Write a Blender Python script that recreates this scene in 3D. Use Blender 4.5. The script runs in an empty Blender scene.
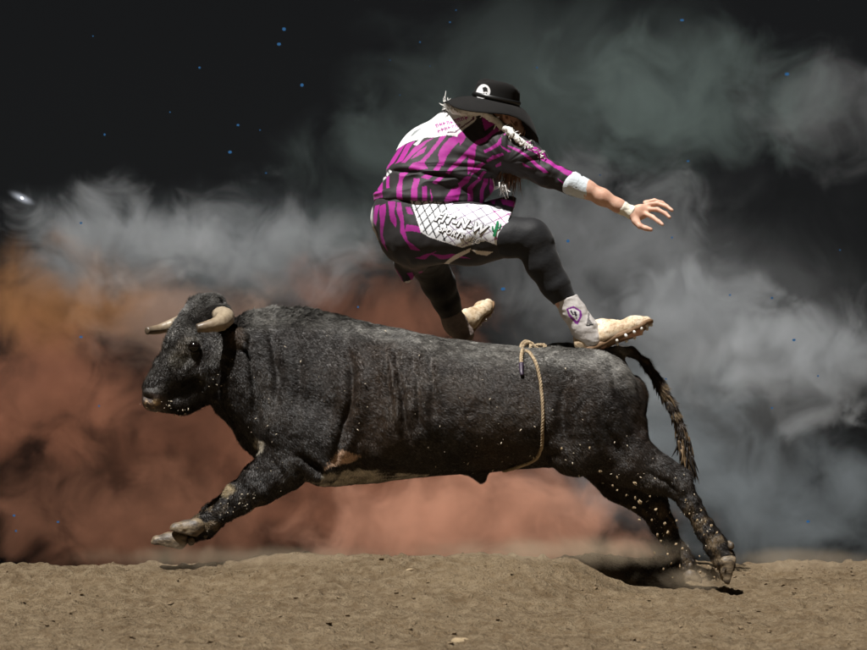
import bpy, bmesh, math, random
import numpy as np
from mathutils import Vector, Matrix
from mathutils.bvhtree import BVHTree

# ------------------------------------------------------------------ camera, sky, sun, exposure
sc = bpy.context.scene
COL = sc.collection
CAM_D, CAM_H, F, CX, HY = 8.5, 0.60, 2040.0, 433.5, 445.0     # distance, height, focal length in photo pixels, horizon row
cam_data = bpy.data.cameras.new('camera')
cam_data.sensor_width = 36.0
cam_data.lens = F / 867.0 * 36.0
cam_data.shift_y = (HY - 325.0) / 867.0
cam_data.clip_start, cam_data.clip_end = 0.1, 3000.0
cam_data.dof.use_dof = True
cam_data.dof.focus_distance = CAM_D - 0.2
cam_data.dof.aperture_fstop = 5.6
cam = bpy.data.objects.new('camera', cam_data)
cam.location = (0, -CAM_D, CAM_H)
cam.rotation_euler = (math.radians(90), 0, 0)
COL.objects.link(cam)
sc.camera = cam

SUN_EL, SUN_AZ = 62.0, 212.0       # azimuth clockwise from +Y (the view direction): behind the camera, a little to its left
sd = Vector((math.sin(math.radians(SUN_AZ)) * math.cos(math.radians(SUN_EL)),
             math.cos(math.radians(SUN_AZ)) * math.cos(math.radians(SUN_EL)), math.sin(math.radians(SUN_EL))))
world = bpy.data.worlds.new('World')
sc.world = world
world.use_nodes = True
wn, wl = world.node_tree.nodes, world.node_tree.links
wn.clear()
sky = wn.new('ShaderNodeTexSky'); sky.sky_type = 'NISHITA'; sky.sun_disc = False
sky.sun_elevation = math.radians(SUN_EL); sky.sun_rotation = math.radians(SUN_AZ)
sky.air_density = 1.0; sky.dust_density = 2.0
hs = wn.new('ShaderNodeHueSaturation'); hs.inputs['Saturation'].default_value = 0.2
bg = wn.new('ShaderNodeBackground'); bg.inputs['Strength'].default_value = 0.0014
wo = wn.new('ShaderNodeOutputWorld')
wl.new(sky.outputs[0], hs.inputs['Color']); wl.new(hs.outputs[0], bg.inputs['Color']); wl.new(bg.outputs[0], wo.inputs['Surface'])
sun_data = bpy.data.lights.new('sun', 'SUN')
sun_data.energy = 4.6; sun_data.angle = math.radians(0.6); sun_data.color = (1.0, 0.97, 0.93)
sun = bpy.data.objects.new('sun', sun_data)
sun.rotation_euler = (-sd).to_track_quat('-Z', 'Y').to_euler()
sun.location = (0, 0, 20)
COL.objects.link(sun)

vs = sc.view_settings
vs.view_transform = 'Standard'; vs.look = 'None'; vs.exposure = 0.65; vs.gamma = 1.0; vs.use_curve_mapping = False
cy = sc.cycles
cy.use_denoising = True
cy.max_bounces = 6; cy.diffuse_bounces = 3; cy.glossy_bounces = 2; cy.transmission_bounces = 2; cy.volume_bounces = 1
cy.transparent_max_bounces = 8
cy.volume_step_rate = 1.0; cy.volume_max_steps = 256
cy.use_adaptive_sampling = True; cy.adaptive_threshold = 0.02

rng = np.random.default_rng(7)
random.seed(7)

# ------------------------------------------------------------------ helpers
def P(px, py, dy=0.0):
    """photo row and column at depth dy behind the plane of the bull, as a point in metres"""
    s = (CAM_D + dy) / F
    return Vector(((px - CX) * s, dy, CAM_H + (HY - py) * s))
M_PX = CAM_D / F        # metres per photo pixel at the bull

def tag(o, label=None, cat=None, group=None, kind=None):
    if label: o['label'] = label
    if cat: o['category'] = cat
    if group: o['group'] = group
    if kind: o['kind'] = kind
    return o

def link(name, me, mats=None, parent=None):
    o = bpy.data.objects.new(name, me)
    COL.objects.link(o)
    if mats is not None:
        for m in (mats if isinstance(mats, (list, tuple)) else [mats]): me.materials.append(m)
    if parent is not None: o.parent = parent
    return o

def empty(name, loc=(0, 0, 0)):
    o = bpy.data.objects.new(name, None); o.location = loc; o.empty_display_size = 0.1
    COL.objects.link(o)
    return o

def mesh_np(name, verts, faces, smooth=True):
    """verts (n,3) array, faces (m,k) array of equal-length polygons"""
    verts = np.ascontiguousarray(verts, dtype=np.float32); faces = np.ascontiguousarray(faces, dtype=np.int32)
    me = bpy.data.meshes.new(name)
    m, k = faces.shape
    me.vertices.add(len(verts)); me.vertices.foreach_set('co', verts.ravel())
    me.loops.add(m * k); me.loops.foreach_set('vertex_index', faces.ravel())
    me.polygons.add(m); me.polygons.foreach_set('loop_start', np.arange(0, m * k, k, dtype=np.int32))
    me.polygons.foreach_set('loop_total', np.full(m, k, dtype=np.int32))
    me.polygons.foreach_set('use_smooth', np.full(m, bool(smooth)))
    me.update(calc_edges=True); me.validate()
    return me

def set_color(me, name, rgb):
    a = me.attributes.new(name, 'FLOAT_COLOR', 'POINT')
    c = np.ones((len(me.vertices), 4), dtype=np.float32); c[:, :3] = rgb
    a.data.foreach_set('color', c.ravel())

def set_float(me, name, v):
    a = me.attributes.new(name, 'FLOAT', 'POINT')
    a.data.foreach_set('value', np.ascontiguousarray(v, dtype=np.float32))

def _hash(i, j, k, seed):
    n = (i * 374761393 + j * 668265263 + k * 2147483647 + seed * 1274126177) & 0xffffffff
    n = ((n ^ (n >> 13)) * 1274126177) & 0xffffffff
    n = (n ^ (n >> 16)) & 0xffffffff
    return n.astype(np.float64) / 4294967295.0 * 2 - 1

def vnoise(p, freq=1.0, seed=0):
    """smooth value noise, p (n,3) -> (n,) in -1..1"""
    p = np.asarray(p, dtype=np.float64) * freq
    f = np.floor(p); t = p - f; f = f.astype(np.int64)
    t = t * t * t * (t * (t * 6 - 15) + 10)
    r = 0
    for a in (0, 1):
        wa = t[:, 0] if a else 1 - t[:, 0]
        for b in (0, 1):
            wb = t[:, 1] if b else 1 - t[:, 1]
            for c in (0, 1):
                wc = t[:, 2] if c else 1 - t[:, 2]
                r = r + wa * wb * wc * _hash(f[:, 0] + a, f[:, 1] + b, f[:, 2] + c, seed)
    return r

def fbm(p, freq, octaves=4, seed=0, gain=0.5):
    r = 0; a = 1.0
    for o in range(octaves):
        r = r + a * vnoise(p, freq * 2 ** o, seed + o * 17); a *= gain
    return r

def sstep(a, b, x):
    t = np.clip((x - a) / (b - a), 0, 1)
    return t * t * (3 - 2 * t)

# node helper -------------------------------------------------------
class NT:
    def __init__(self, name):
        self.m = bpy.data.materials.new(name); self.m.use_nodes = True
        self.n = self.m.node_tree.nodes; self.l = self.m.node_tree.links
        self.n.clear(); self.out = self.n.new('ShaderNodeOutputMaterial')
    def add(self, t, **kw):
        nd = self.n.new(t)
        for k, v in kw.items():
            if k.startswith('_'): setattr(nd, k[1:], v)
        return nd
    def set(self, sock, v):
        if isinstance(v, bpy.types.NodeSocket): self.l.new(v, sock)
        else: sock.default_value = v
    def math(self, op, a, b=0.0, c=0.0, clamp=False):
        nd = self.n.new('ShaderNodeMath'); nd.operation = op; nd.use_clamp = clamp
        self.set(nd.inputs[0], a); self.set(nd.inputs[1], b); self.set(nd.inputs[2], c)
        return nd.outputs[0]
    def noise(self, vec, scale, detail=3.0, rough=0.55, dist=0.0):
        nd = self.n.new('ShaderNodeTexNoise')
        if vec is not None: self.l.new(vec, nd.inputs['Vector'])
        nd.inputs['Scale'].default_value = scale; nd.inputs['Detail'].default_value = detail
        nd.inputs['Roughness'].default_value = rough; nd.inputs['Distortion'].default_value = dist
        return nd.outputs['Fac']
    def ramp(self, fac, stops):
        nd = self.n.new('ShaderNodeValToRGB'); self.l.new(fac, nd.inputs[0])
        e = nd.color_ramp.elements
        while len(e) > 1: e.remove(e[-1])
        for i, (p, c) in enumerate(stops):
            el = e[0] if i == 0 else e.new(p)
            el.position = p; el.color = (*c, 1) if len(c) == 3 else c
        return nd.outputs[0]
    def mix(self, fac, a, b, blend='MIX'):
        nd = self.n.new('ShaderNodeMix'); nd.data_type = 'RGBA'; nd.blend_type = blend
        self.set(nd.inputs[0], fac)
        for s, v in ((nd.inputs[6], a), (nd.inputs[7], b)):
            if isinstance(v, bpy.types.NodeSocket): self.l.new(v, s)
            else: s.default_value = (*v, 1)
        return nd.outputs[2]
    def mapped(self, coord, scale=(1, 1, 1), rot=(0, 0, 0)):
        nd = self.n.new('ShaderNodeMapping'); self.l.new(coord, nd.inputs[0])
        nd.inputs['Scale'].default_value = scale; nd.inputs['Rotation'].default_value = rot
        return nd.outputs[0]
    def obj(self): return self.n.new('ShaderNodeTexCoord').outputs['Object']
    def attr(self, name):
        nd = self.n.new('ShaderNodeAttribute'); nd.attribute_name = name
        return nd
    def bump(self, h, strength=0.5, dist=0.01, normal=None):
        nd = self.n.new('ShaderNodeBump'); self.l.new(h, nd.inputs['Height'])
        nd.inputs['Strength'].default_value = strength; nd.inputs['Distance'].default_value = dist
        if normal is not None: self.l.new(normal, nd.inputs['Normal'])
        return nd.outputs[0]
    def principled(self, color, rough=0.6, spec=0.4, normal=None, **kw):
        b = self.n.new('ShaderNodeBsdfPrincipled')
        if isinstance(color, bpy.types.NodeSocket): self.l.new(color, b.inputs['Base Color'])
        else: b.inputs['Base Color'].default_value = (*color, 1)
        self.set(b.inputs['Roughness'], rough); b.inputs['Specular IOR Level'].default_value = spec
        if normal is not None: self.l.new(normal, b.inputs['Normal'])
        for k, v in kw.items():
            k = k.replace('_', ' ')
            if isinstance(v, tuple) and len(v) == 3 and k.endswith(('Color', 'Tint')): v = (*v, 1)
            self.set(b.inputs[k], v)
        self.l.new(b.outputs[0], self.out.inputs['Surface'])
        return self.m

def simple_mat(name, color, rough=0.6, spec=0.4, bump_scale=0, bump=0.2, var=0.0, **kw):
    t = NT(name); co = t.obj(); nrm = None; c = color
    if var:
        c = t.mix(t.noise(co, 9.0, 4), tuple(x * (1 - var) for x in color), tuple(min(1, x * (1 + var)) for x in color))
    if bump_scale:
        nrm = t.bump(t.noise(co, bump_scale, 3), bump, 0.01)
    return t.principled(c, rough, spec, nrm, **kw)

# ------------------------------------------------------------------ ground
def ground_h(x, y):
    p = np.stack([x, y, np.zeros_like(x)], 1)
    px = CX + x / M_PX
    row = np.interp(px, [-200, 0, 45, 100, 200, 260, 320, 450, 560, 640, 690, 760, 830, 867, 1000], [566, 567, 563, 567, 565, 560, 553, 551, 555, 556, 559, 565, 562, 564, 566])
    crest = -.16 + .78 * sstep(.35, 1.05, x) + 0.05 * vnoise(p * np.array([1, 0, 0]), 0.8, 5)
    berm = np.maximum(CAM_H - (row - HY) * (CAM_D + crest) / F, .02) + .010 * vnoise(p * np.array([1, 0, 0]), 4.0, 3)
    z = berm * np.exp(-((y - crest) / np.where(y > crest, .30, .38)) ** 2)
    z = z - np.where(y > crest, 0.26 * (y - crest) + 0.2 * np.minimum(y - crest, .3), 0) * sstep(0, .25, y - crest)
    mask = np.exp(-((x - 1.12) / .22) ** 2 - ((y - .1) / .25) ** 2)
    z = z + (0.016 * fbm(p * np.array([.5, 1, 1]), 2.6, 3, 11) + 0.012 * fbm(p * np.array([.6, 1, 1]), 8.0, 3, 21)) * (1 - .6 * mask)
    z = z + 0.015 * np.abs(fbm(p * np.array([.6, 1, 1]), 26.0, 3, 31)) - 0.007
    return z

t = NT('arena_dirt'); co = t.obj()
n1 = t.noise(t.mapped(co, (.5, 1, 1)), 3.0, 5); n2 = t.noise(co, 22.0, 5, .65); n3 = t.noise(co, 120.0, 4, .7)
c = t.ramp(n1, [(.3, (.112, .074, .039)), (.5, (.172, .120, .067)), (.72, (.235, .174, .104))])
damp = t.noise(t.mapped(co, (.35, 1, 1)), 1.1, 4, .6)
c = t.mix(t.ramp(damp, [(.42, (.55, .55, .55)), (.6, (0, 0, 0))]), c, (.12, .083, .048))
c = t.mix(t.math('MULTIPLY', t.ramp(n2, [(.38, (0, 0, 0)), (.64, (1, 1, 1))]), .8), c, (.27, .208, .132))
c = t.mix(t.ramp(n3, [(.32, (.85, .85, .85)), (.48, (0, 0, 0))]), c, (.085, .058, .034))
hgt = t.math('ADD', t.math('MULTIPLY', n2, .7), t.math('MULTIPLY', n3, .35))
DIRT = t.principled(c, .95, .15, t.bump(hgt, 1.0, .045))

def grid_axis(parts):
    out = []
    for a, b, n in parts: out.append(np.linspace(a, b, n, endpoint=False))
    return np.concatenate(out + [np.array([parts[-1][1]])])
gx = grid_axis([(-300, -30, 10), (-30, -6, 16), (-6, -2.6, 40), (-2.6, 2.6, 400), (2.6, 6, 40), (6, 30, 16), (30, 300, 10)])
gy = grid_axis([(-60, -9, 10), (-9, -3.2, 40), (-3.2, 1.5, 330), (1.5, 6, 40), (6, 40, 20), (40, 900, 20)])
GX, GY = np.meshgrid(gx, gy)
gz = ground_h(GX.ravel(), np.minimum(GY.ravel(), 40))
gv = np.stack([GX.ravel(), GY.ravel(), gz - .26 * np.maximum(GY.ravel() - 40, 0)], 1)
nx, ny = len(gx), len(gy)
ii = (np.arange(ny - 1)[:, None] * nx + np.arange(nx - 1)[None]).ravel()
ground = tag(link('ground', mesh_np('ground', gv, np.stack([ii, ii + 1, ii + nx + 1, ii + nx], 1)), DIRT), kind='structure')
# ------------------------------------------------------------------ sculpting: smooth unions of tapered limbs, meshed by surface nets
class Field:
    def __init__(self, lo, hi, h):
        self.lo = np.array(lo, float); self.h = h
        self.n = np.ceil((np.array(hi, float) - self.lo) / h).astype(int) + 1
        self.d = np.full(self.n, 1.0, dtype=np.float32)
    def _box(self, lo, hi):
        a = np.clip(np.floor((np.array(lo) - self.lo) / self.h).astype(int), 0, self.n)
        b = np.clip(np.ceil((np.array(hi) - self.lo) / self.h).astype(int) + 1, 0, self.n)
        if np.any(b <= a): return None
        ax = [(self.lo[i] + np.arange(a[i], b[i]) * self.h).astype(np.float32) for i in range(3)]
        return tuple(slice(a[i], b[i]) for i in range(3)), ax[0][:, None, None], ax[1][None, :, None], ax[2][None, None, :]
    def put(self, lo, hi, fn, k, op='add'):
        bx = self._box(np.array(lo) - k - self.h * 2, np.array(hi) + k + self.h * 2)
        if bx is None: return
        sl, X, Y, Z = bx
        v = fn(X, Y, Z); d = self.d[sl]
        if op == 'add':
            h = np.clip(k - np.abs(d - v), 0, None) / k
            self.d[sl] = np.minimum(d, v) - h * h * k * .25
        elif op == 'sub':
            v = -v; h = np.clip(k - np.abs(d - v), 0, None) / k
            self.d[sl] = np.maximum(d, v) + h * h * k * .25
        elif op == 'cut':
            self.d[sl] = np.maximum(d, v)
    def rc(self, a, b, ra, rb, k=.03, ysc=1.0, op='add'):
        a = np.array(a, np.float32); b = np.array(b, np.float32); ab = b - a; L = float(ab @ ab) + 1e-9
        r = max(ra, rb); rr = np.array([r, r * max(1, ysc), r])
        def fn(X, Y, Z):
            x, y, z = X - a[0], Y - a[1], Z - a[2]
            t = np.clip((x * ab[0] + y * ab[1] + z * ab[2]) / L, 0, 1)
            d = np.sqrt((x - t * ab[0]) ** 2 + ((y - t * ab[1]) / ysc) ** 2 + (z - t * ab[2]) ** 2) - (ra + (rb - ra) * t)
            return d * (min(1, ysc) * .5 + .5)
        self.put(np.minimum(a, b) - rr, np.maximum(a, b) + rr, fn, k, op)
    def ell(self, c, r, k=.03, rot=None, op='add'):
        c = np.array(c, np.float32); r = np.array(r, np.float32); m = r.max()
        R = np.eye(3, dtype=np.float32) if rot is None else np.array(rot, np.float32)   # rows: the ellipsoid's own axes
        def fn(X, Y, Z):
            x, y, z = X - c[0], Y - c[1], Z - c[2]
            q = [x * R[i, 0] + y * R[i, 1] + z * R[i, 2] for i in range(3)]
            k0 = np.sqrt(sum((q[i] / r[i]) ** 2 for i in range(3))); k1 = np.sqrt(sum((q[i] / r[i] ** 2) ** 2 for i in range(3))) + 1e-6
            return k0 * (k0 - 1) / k1
        self.put(c - m, c + m, fn, k, op)
    def chain(self, pts, k=.03, ysc=1.0, op='add'):
        """pts: [(point, radius), ...]"""
        for (a, ra), (b, rb) in zip(pts[:-1], pts[1:]): self.rc(a, b, ra, rb, k, ysc, op)
    def plane(self, p, n, lo=None, hi=None):
        """cut away the side the normal points to"""
        n = np.array(n, float); n /= np.linalg.norm(n); p = np.array(p, float)
        lo = self.lo if lo is None else lo; hi = self.lo + self.n * self.h if hi is None else hi
        self.put(lo, hi, lambda X, Y, Z: ((X - p[0]) * n[0] + (Y - p[1]) * n[1] + (Z - p[2]) * n[2]).astype(np.float32), 1e-4, 'cut')
    def mesh(self):
        d = self.d; s = d < 0
        n = np.array(d.shape)
        c = np.zeros(n - 1, dtype=np.int8)
        for i in (0, 1):
            for j in (0, 1):
                for k in (0, 1):
                    c += s[i:n[0] - 1 + i, j:n[1] - 1 + j, k:n[2] - 1 + k]
        act = (c > 0) & (c < 8)
        idx = np.argwhere(act); vid = np.full(act.shape, -1, dtype=np.int32); vid[act] = np.arange(len(idx))
        cor = {}
        for i in (0, 1):
            for j in (0, 1):
                for k in (0, 1): cor[(i, j, k)] = d[idx[:, 0] + i, idx[:, 1] + j, idx[:, 2] + k].astype(np.float64)
        acc = np.zeros((len(idx), 3)); cnt = np.zeros(len(idx))
        for a in cor:
            for ax in range(3):
                if a[ax]: continue
                b = list(a); b[ax] = 1; b = tuple(b)
                va, vb = cor[a], cor[b]; m = (va < 0) != (vb < 0)
                tt = np.where(m, va / np.where(m, va - vb, 1), 0)
                p = np.zeros((len(idx), 3)) + np.array(a); p[:, ax] = tt
                acc[m] += p[m]; cnt[m] += 1
        verts = self.lo + (idx + acc / cnt[:, None]) * self.h
        quads = []
        for ax in range(3):
            o1, o2 = (ax + 1) % 3, (ax + 2) % 3
            sl0 = [slice(1, -1)] * 3; sl1 = [slice(1, -1)] * 3
            sl0[ax] = slice(0, -1); sl1[ax] = slice(1, None)
            s0, s1 = s[tuple(sl0)], s[tuple(sl1)]
            for flip in (0, 1):
                e = np.argwhere((s0 & ~s1) if not flip else (~s0 & s1))
                if not len(e): continue
                off = np.ones(3, int); off[ax] = 0
                e = e + off                                    # grid node at the edge's start
                def cell(d1, d2):
                    q = e.copy(); q[:, o1] -= d1; q[:, o2] -= d2
                    return vid[q[:, 0], q[:, 1], q[:, 2]]
                q = np.stack([cell(1, 1), cell(0, 1), cell(0, 0), cell(1, 0)], 1)
                quads.append(q if not flip else q[:, ::-1])
        return verts, np.concatenate(quads)

def vnormals(me):
    n = np.zeros(len(me.vertices) * 3, dtype=np.float32); me.vertices.foreach_get('normal', n)
    return n.reshape(-1, 3)
def vcoords(me):
    n = np.zeros(len(me.vertices) * 3, dtype=np.float32); me.vertices.foreach_get('co', n)
    return n.reshape(-1, 3)
def displace(me, amount):
    v = vcoords(me) + vnormals(me) * amount[:, None]
    me.vertices.foreach_set('co', v.astype(np.float32).ravel()); me.update()
def relax(verts, quads, it=1, w=.5):
    for _ in range(it):
        acc = np.zeros_like(verts); cnt = np.zeros(len(verts))
        for a, b in ((0, 1), (1, 2), (2, 3), (3, 0)):
            np.add.at(acc, quads[:, a], verts[quads[:, b]]); np.add.at(cnt, quads[:, a], 1)
            np.add.at(acc, quads[:, b], verts[quads[:, a]]); np.add.at(cnt, quads[:, b], 1)
        verts = verts * (1 - w) + w * acc / np.maximum(cnt, 1)[:, None]
    return verts
def px_of(v):
    """columns and rows of points on the side of a body (flat print and coat markings are laid out on its flank)"""
    return CX + v[:, 0] / M_PX, HY + (CAM_H - v[:, 2]) / M_PX

def tube(path, radii, sides=8, twist=None, caps=True):
    """swept tube; path (n,3), radii (n,) ; returns verts, quads (caps closed by collapsed rings)"""
    path = np.array(path, float); n = len(path)
    T = np.gradient(path, axis=0); T /= np.linalg.norm(T, axis=1)[:, None] + 1e-12
    u = np.cross(T[0], [0.3, 0.9, 0.2]); u /= np.linalg.norm(u)
    U = []
    for i in range(n):
        u = u - T[i] * (u @ T[i]); u /= np.linalg.norm(u); U.append(u.copy())
    U = np.array(U); V = np.cross(T, U)
    if caps:
        path = np.concatenate([path[:1], path, path[-1:]]); U = np.concatenate([U[:1], U, U[-1:]]); V = np.concatenate([V[:1], V, V[-1:]])
        radii = np.concatenate([[1e-5], radii, [1e-5]]); n += 2
    a = np.linspace(0, 2 * math.pi, sides, endpoint=False)
    ring = np.cos(a)[None, :, None] * U[:, None] + np.sin(a)[None, :, None] * V[:, None]
    v = path[:, None] + ring * np.asarray(radii)[:, None, None]
    i = np.arange(n - 1)[:, None] * sides; j = np.arange(sides)[None]; j2 = (j + 1) % sides
    q = np.stack([i + j, i + j2, i + sides + j2, i + sides + j], -1).reshape(-1, 4)
    return v.reshape(-1, 3), q
def spline(pts, n):
    """Catmull-Rom through points (any width)"""
    p = np.array(pts, float); m = len(p)
    p = np.concatenate([[2 * p[0] - p[1]], p, [2 * p[-1] - p[-2]]])
    t = np.linspace(0, m - 1, n); i = np.minimum(t.astype(int), m - 2); f = (t - i)[:, None]
    a, b, c, d = p[i], p[i + 1], p[i + 2], p[i + 3]
    return .5 * (2 * b + (c - a) * f + (2 * a - 5 * b + 4 * c - d) * f ** 2 + (3 * b - a - 3 * c + d) * f ** 3)
def join_np(parts):
    vs_, fs_, o = [], [], 0
    for v, f in parts: vs_.append(v); fs_.append(np.asarray(f) + o); o += len(v)
    return np.concatenate(vs_), np.concatenate(fs_)
# ------------------------------------------------------------------ smoke and dust behind the arena crest
def smoke_mat(name, color, dens, nscale, lo, hi, seed, edge):
    t = NT(name)
    g = t.n.new('ShaderNodeNewGeometry').outputs['Position']
    mp = t.n.new('ShaderNodeMapping'); t.l.new(g, mp.inputs[0]); mp.inputs['Location'].default_value = (seed * 3.1, seed * 1.7, seed * 2.3)
    nz = t.noise(mp.outputs[0], nscale, 8.0, .64, .6)
    ln = t.n.new('ShaderNodeVectorMath'); ln.operation = 'LENGTH'; t.l.new(t.obj(), ln.inputs[0])
    fall = t.math('SUBTRACT', 1.0, ln.outputs['Value'], clamp=True)          # 1 in the middle, 0 at the rim
    v = t.math('ADD', nz, t.math('MULTIPLY', t.math('SUBTRACT', fall, .5), edge))
    mr = t.n.new('ShaderNodeMapRange'); mr.interpolation_type = 'SMOOTHSTEP'
    t.l.new(v, mr.inputs[0]); mr.inputs[1].default_value = lo; mr.inputs[2].default_value = hi
    d = t.math('MULTIPLY', mr.outputs[0], t.math('SMOOTH_MIN', t.math('MULTIPLY', fall, 3.0), 1.0, .3))
    pv = t.n.new('ShaderNodeVolumePrincipled')
    pv.inputs['Color'].default_value = (*color, 1); pv.inputs['Anisotropy'].default_value = 0.0
    t.l.new(t.math('MULTIPLY', d, dens), pv.inputs['Density'])
    t.l.new(pv.outputs[0], t.out.inputs['Volume'])
    return t.m

def ico(name, sub=3):
    bm = bmesh.new(); bmesh.ops.create_icosphere(bm, subdivisions=sub, radius=1.0)
    me = bpy.data.meshes.new(name); bm.to_mesh(me); bm.free()
    return me

GREY = (.62, .655, .69); BLUE = (.50, .57, .62); TEAL = (.37, .48, .47); RUST = (.70, .33, .21); ORANGE = (.80, .42, .19); BROWN = (.56, .28, .18); PINK = (.98, .56, .40); WARM = (.72, .52, .42); SAND = (.72, .60, .44)
PUFFS = [  # name, column, row, half width, half height (photo px), depth, half depth, colour, density, noise scale, lo, hi, edge
    ('smoke_cloud', 110, 240, 180, 100, 4.2, .26, GREY, 4.08, 2.99, .40, .72, .62),
    ('smoke_cloud', 270, 248, 200, 105, 4.5, .26, GREY, 3.06, 2.99, .41, .74, .62),
    ('smoke_cloud', 200, 250, 330, 120, 5.0, .5, BLUE, .5, 1.8, .30, .80, .8),
    ('smoke_cloud', 390, 180, 220, 180, 5.2, .26, TEAL, 0.85, 2.3, .38, .78, .7),
    ('dust_cloud', 50, 300, 170, 95, 3.4, .26, ORANGE, 2.89, 2.76, .38, .76, .7),
    ('dust_cloud', 190, 320, 200, 100, 3.7, .26, WARM, 2.72, 2.99, .38, .76, .7),
    ('dust_cloud', 50, 400, 180, 130, 3.3, .26, RUST, 2.6, 3.45, .42, .70, .6),
    ('dust_cloud', 210, 420, 230, 130, 3.8, .26, RUST, 1.59, 3.45, .42, .72, .6),
    ('dust_cloud', 130, 520, 300, 100, 3.0, .26, BROWN, 2.38, 3.45, .40, .72, .6),
    ('dust_cloud', 220, 440, 380, 190, 4.6, .5, RUST, .28, 1.6, .28, .80, .8),
    ('dust_cloud', 370, 330, 200, 150, 4.1, .26, RUST, 1.73, 3.22, .40, .74, .65),
    ('dust_cloud', 480, 530, 300, 120, 2.9, .26, PINK, 4.59, 3.45, .36, .72, .75),
    ('dust_cloud', 420, 500, 330, 130, 3.5, .26, RUST, 2.17, 3.22, .36, .74, .75),
    ('smoke_cloud', 600, 250, 220, 170, 4.7, .26, GREY, 1.87, 2.76, .38, .74, .7),
    ('smoke_cloud', 700, 330, 200, 130, 4.4, .26, GREY, 3.4, 2.99, .41, .70, .7),
    ('smoke_cloud', 800, 365, 180, 125, 4.0, .26, GREY, 4.08, 2.99, .42, .68, .7),
    ('smoke_cloud', 690, 360, 330, 260, 5.0, .6, GREY, .42, 1.6, .28, .80, .8),
    ('smoke_cloud', 650, 440, 210, 160, 3.6, .26, BLUE, 2.55, 2.76, .36, .76, .7),
    ('smoke_cloud', 790, 510, 240, 130, 3.4, .26, BLUE, 2.04, 2.76, .36, .76, .7),
    ('smoke_cloud', 690, 100, 270, 150, 5.2, .26, TEAL, 1.44, 2.53, .40, .76, .7),
    ('smoke_cloud', 840, 110, 180, 120, 5.6, .26, GREY, 0.85, 2.76, .40, .74, .7),
    ('smoke_cloud', 560, 90, 320, 190, 6.0, .6, TEAL, .32, 1.6, .30, .80, .8),
    ('dust_cloud', 800, 560, 160, 20, .1, .2, SAND, 2.0, 4.5, .36, .80, .8),
    ('dust_cloud', -170, 400, 250, 170, 3.9, .4, RUST, 1.2, 2.0, .36, .76, .7),
    ('smoke_cloud', -190, 250, 230, 110, 4.6, .4, GREY, 1.0, 2.2, .40, .74, .65),
    ('smoke_cloud', 1040, 330, 240, 220, 4.6, .4, GREY, 1.0, 2.2, .40, .74, .65),
    ('dust_cloud', 692, 578, 80, 24, -.1, .25, SAND, 3.2, 6.0, .36, .80, .8),
    ('dust_cloud', 560, 552, 250, 28, -.25, .22, SAND, 3.6, 4.5, .34, .80, .8),
    ('dust_cloud', 260, 558, 300, 24, -.3, .20, SAND, 2.6, 4.5, .36, .80, .8),
]
_ico = ico('cloud')
for i, (nm, px, py, rx, ry, dy, rd, colr, dens, nsc, lo, hi, edge) in enumerate(PUFFS):
    s = (CAM_D + dy) / F
    o = bpy.data.objects.new(nm, _ico.copy()); COL.objects.link(o)
    o.location = P(px, py, dy); o.scale = (rx * s, rd, ry * s)
    o.data.materials.append(smoke_mat(nm + '_air', colr, dens, nsc, lo, hi, i, edge))
    tag(o, kind='stuff')
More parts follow.
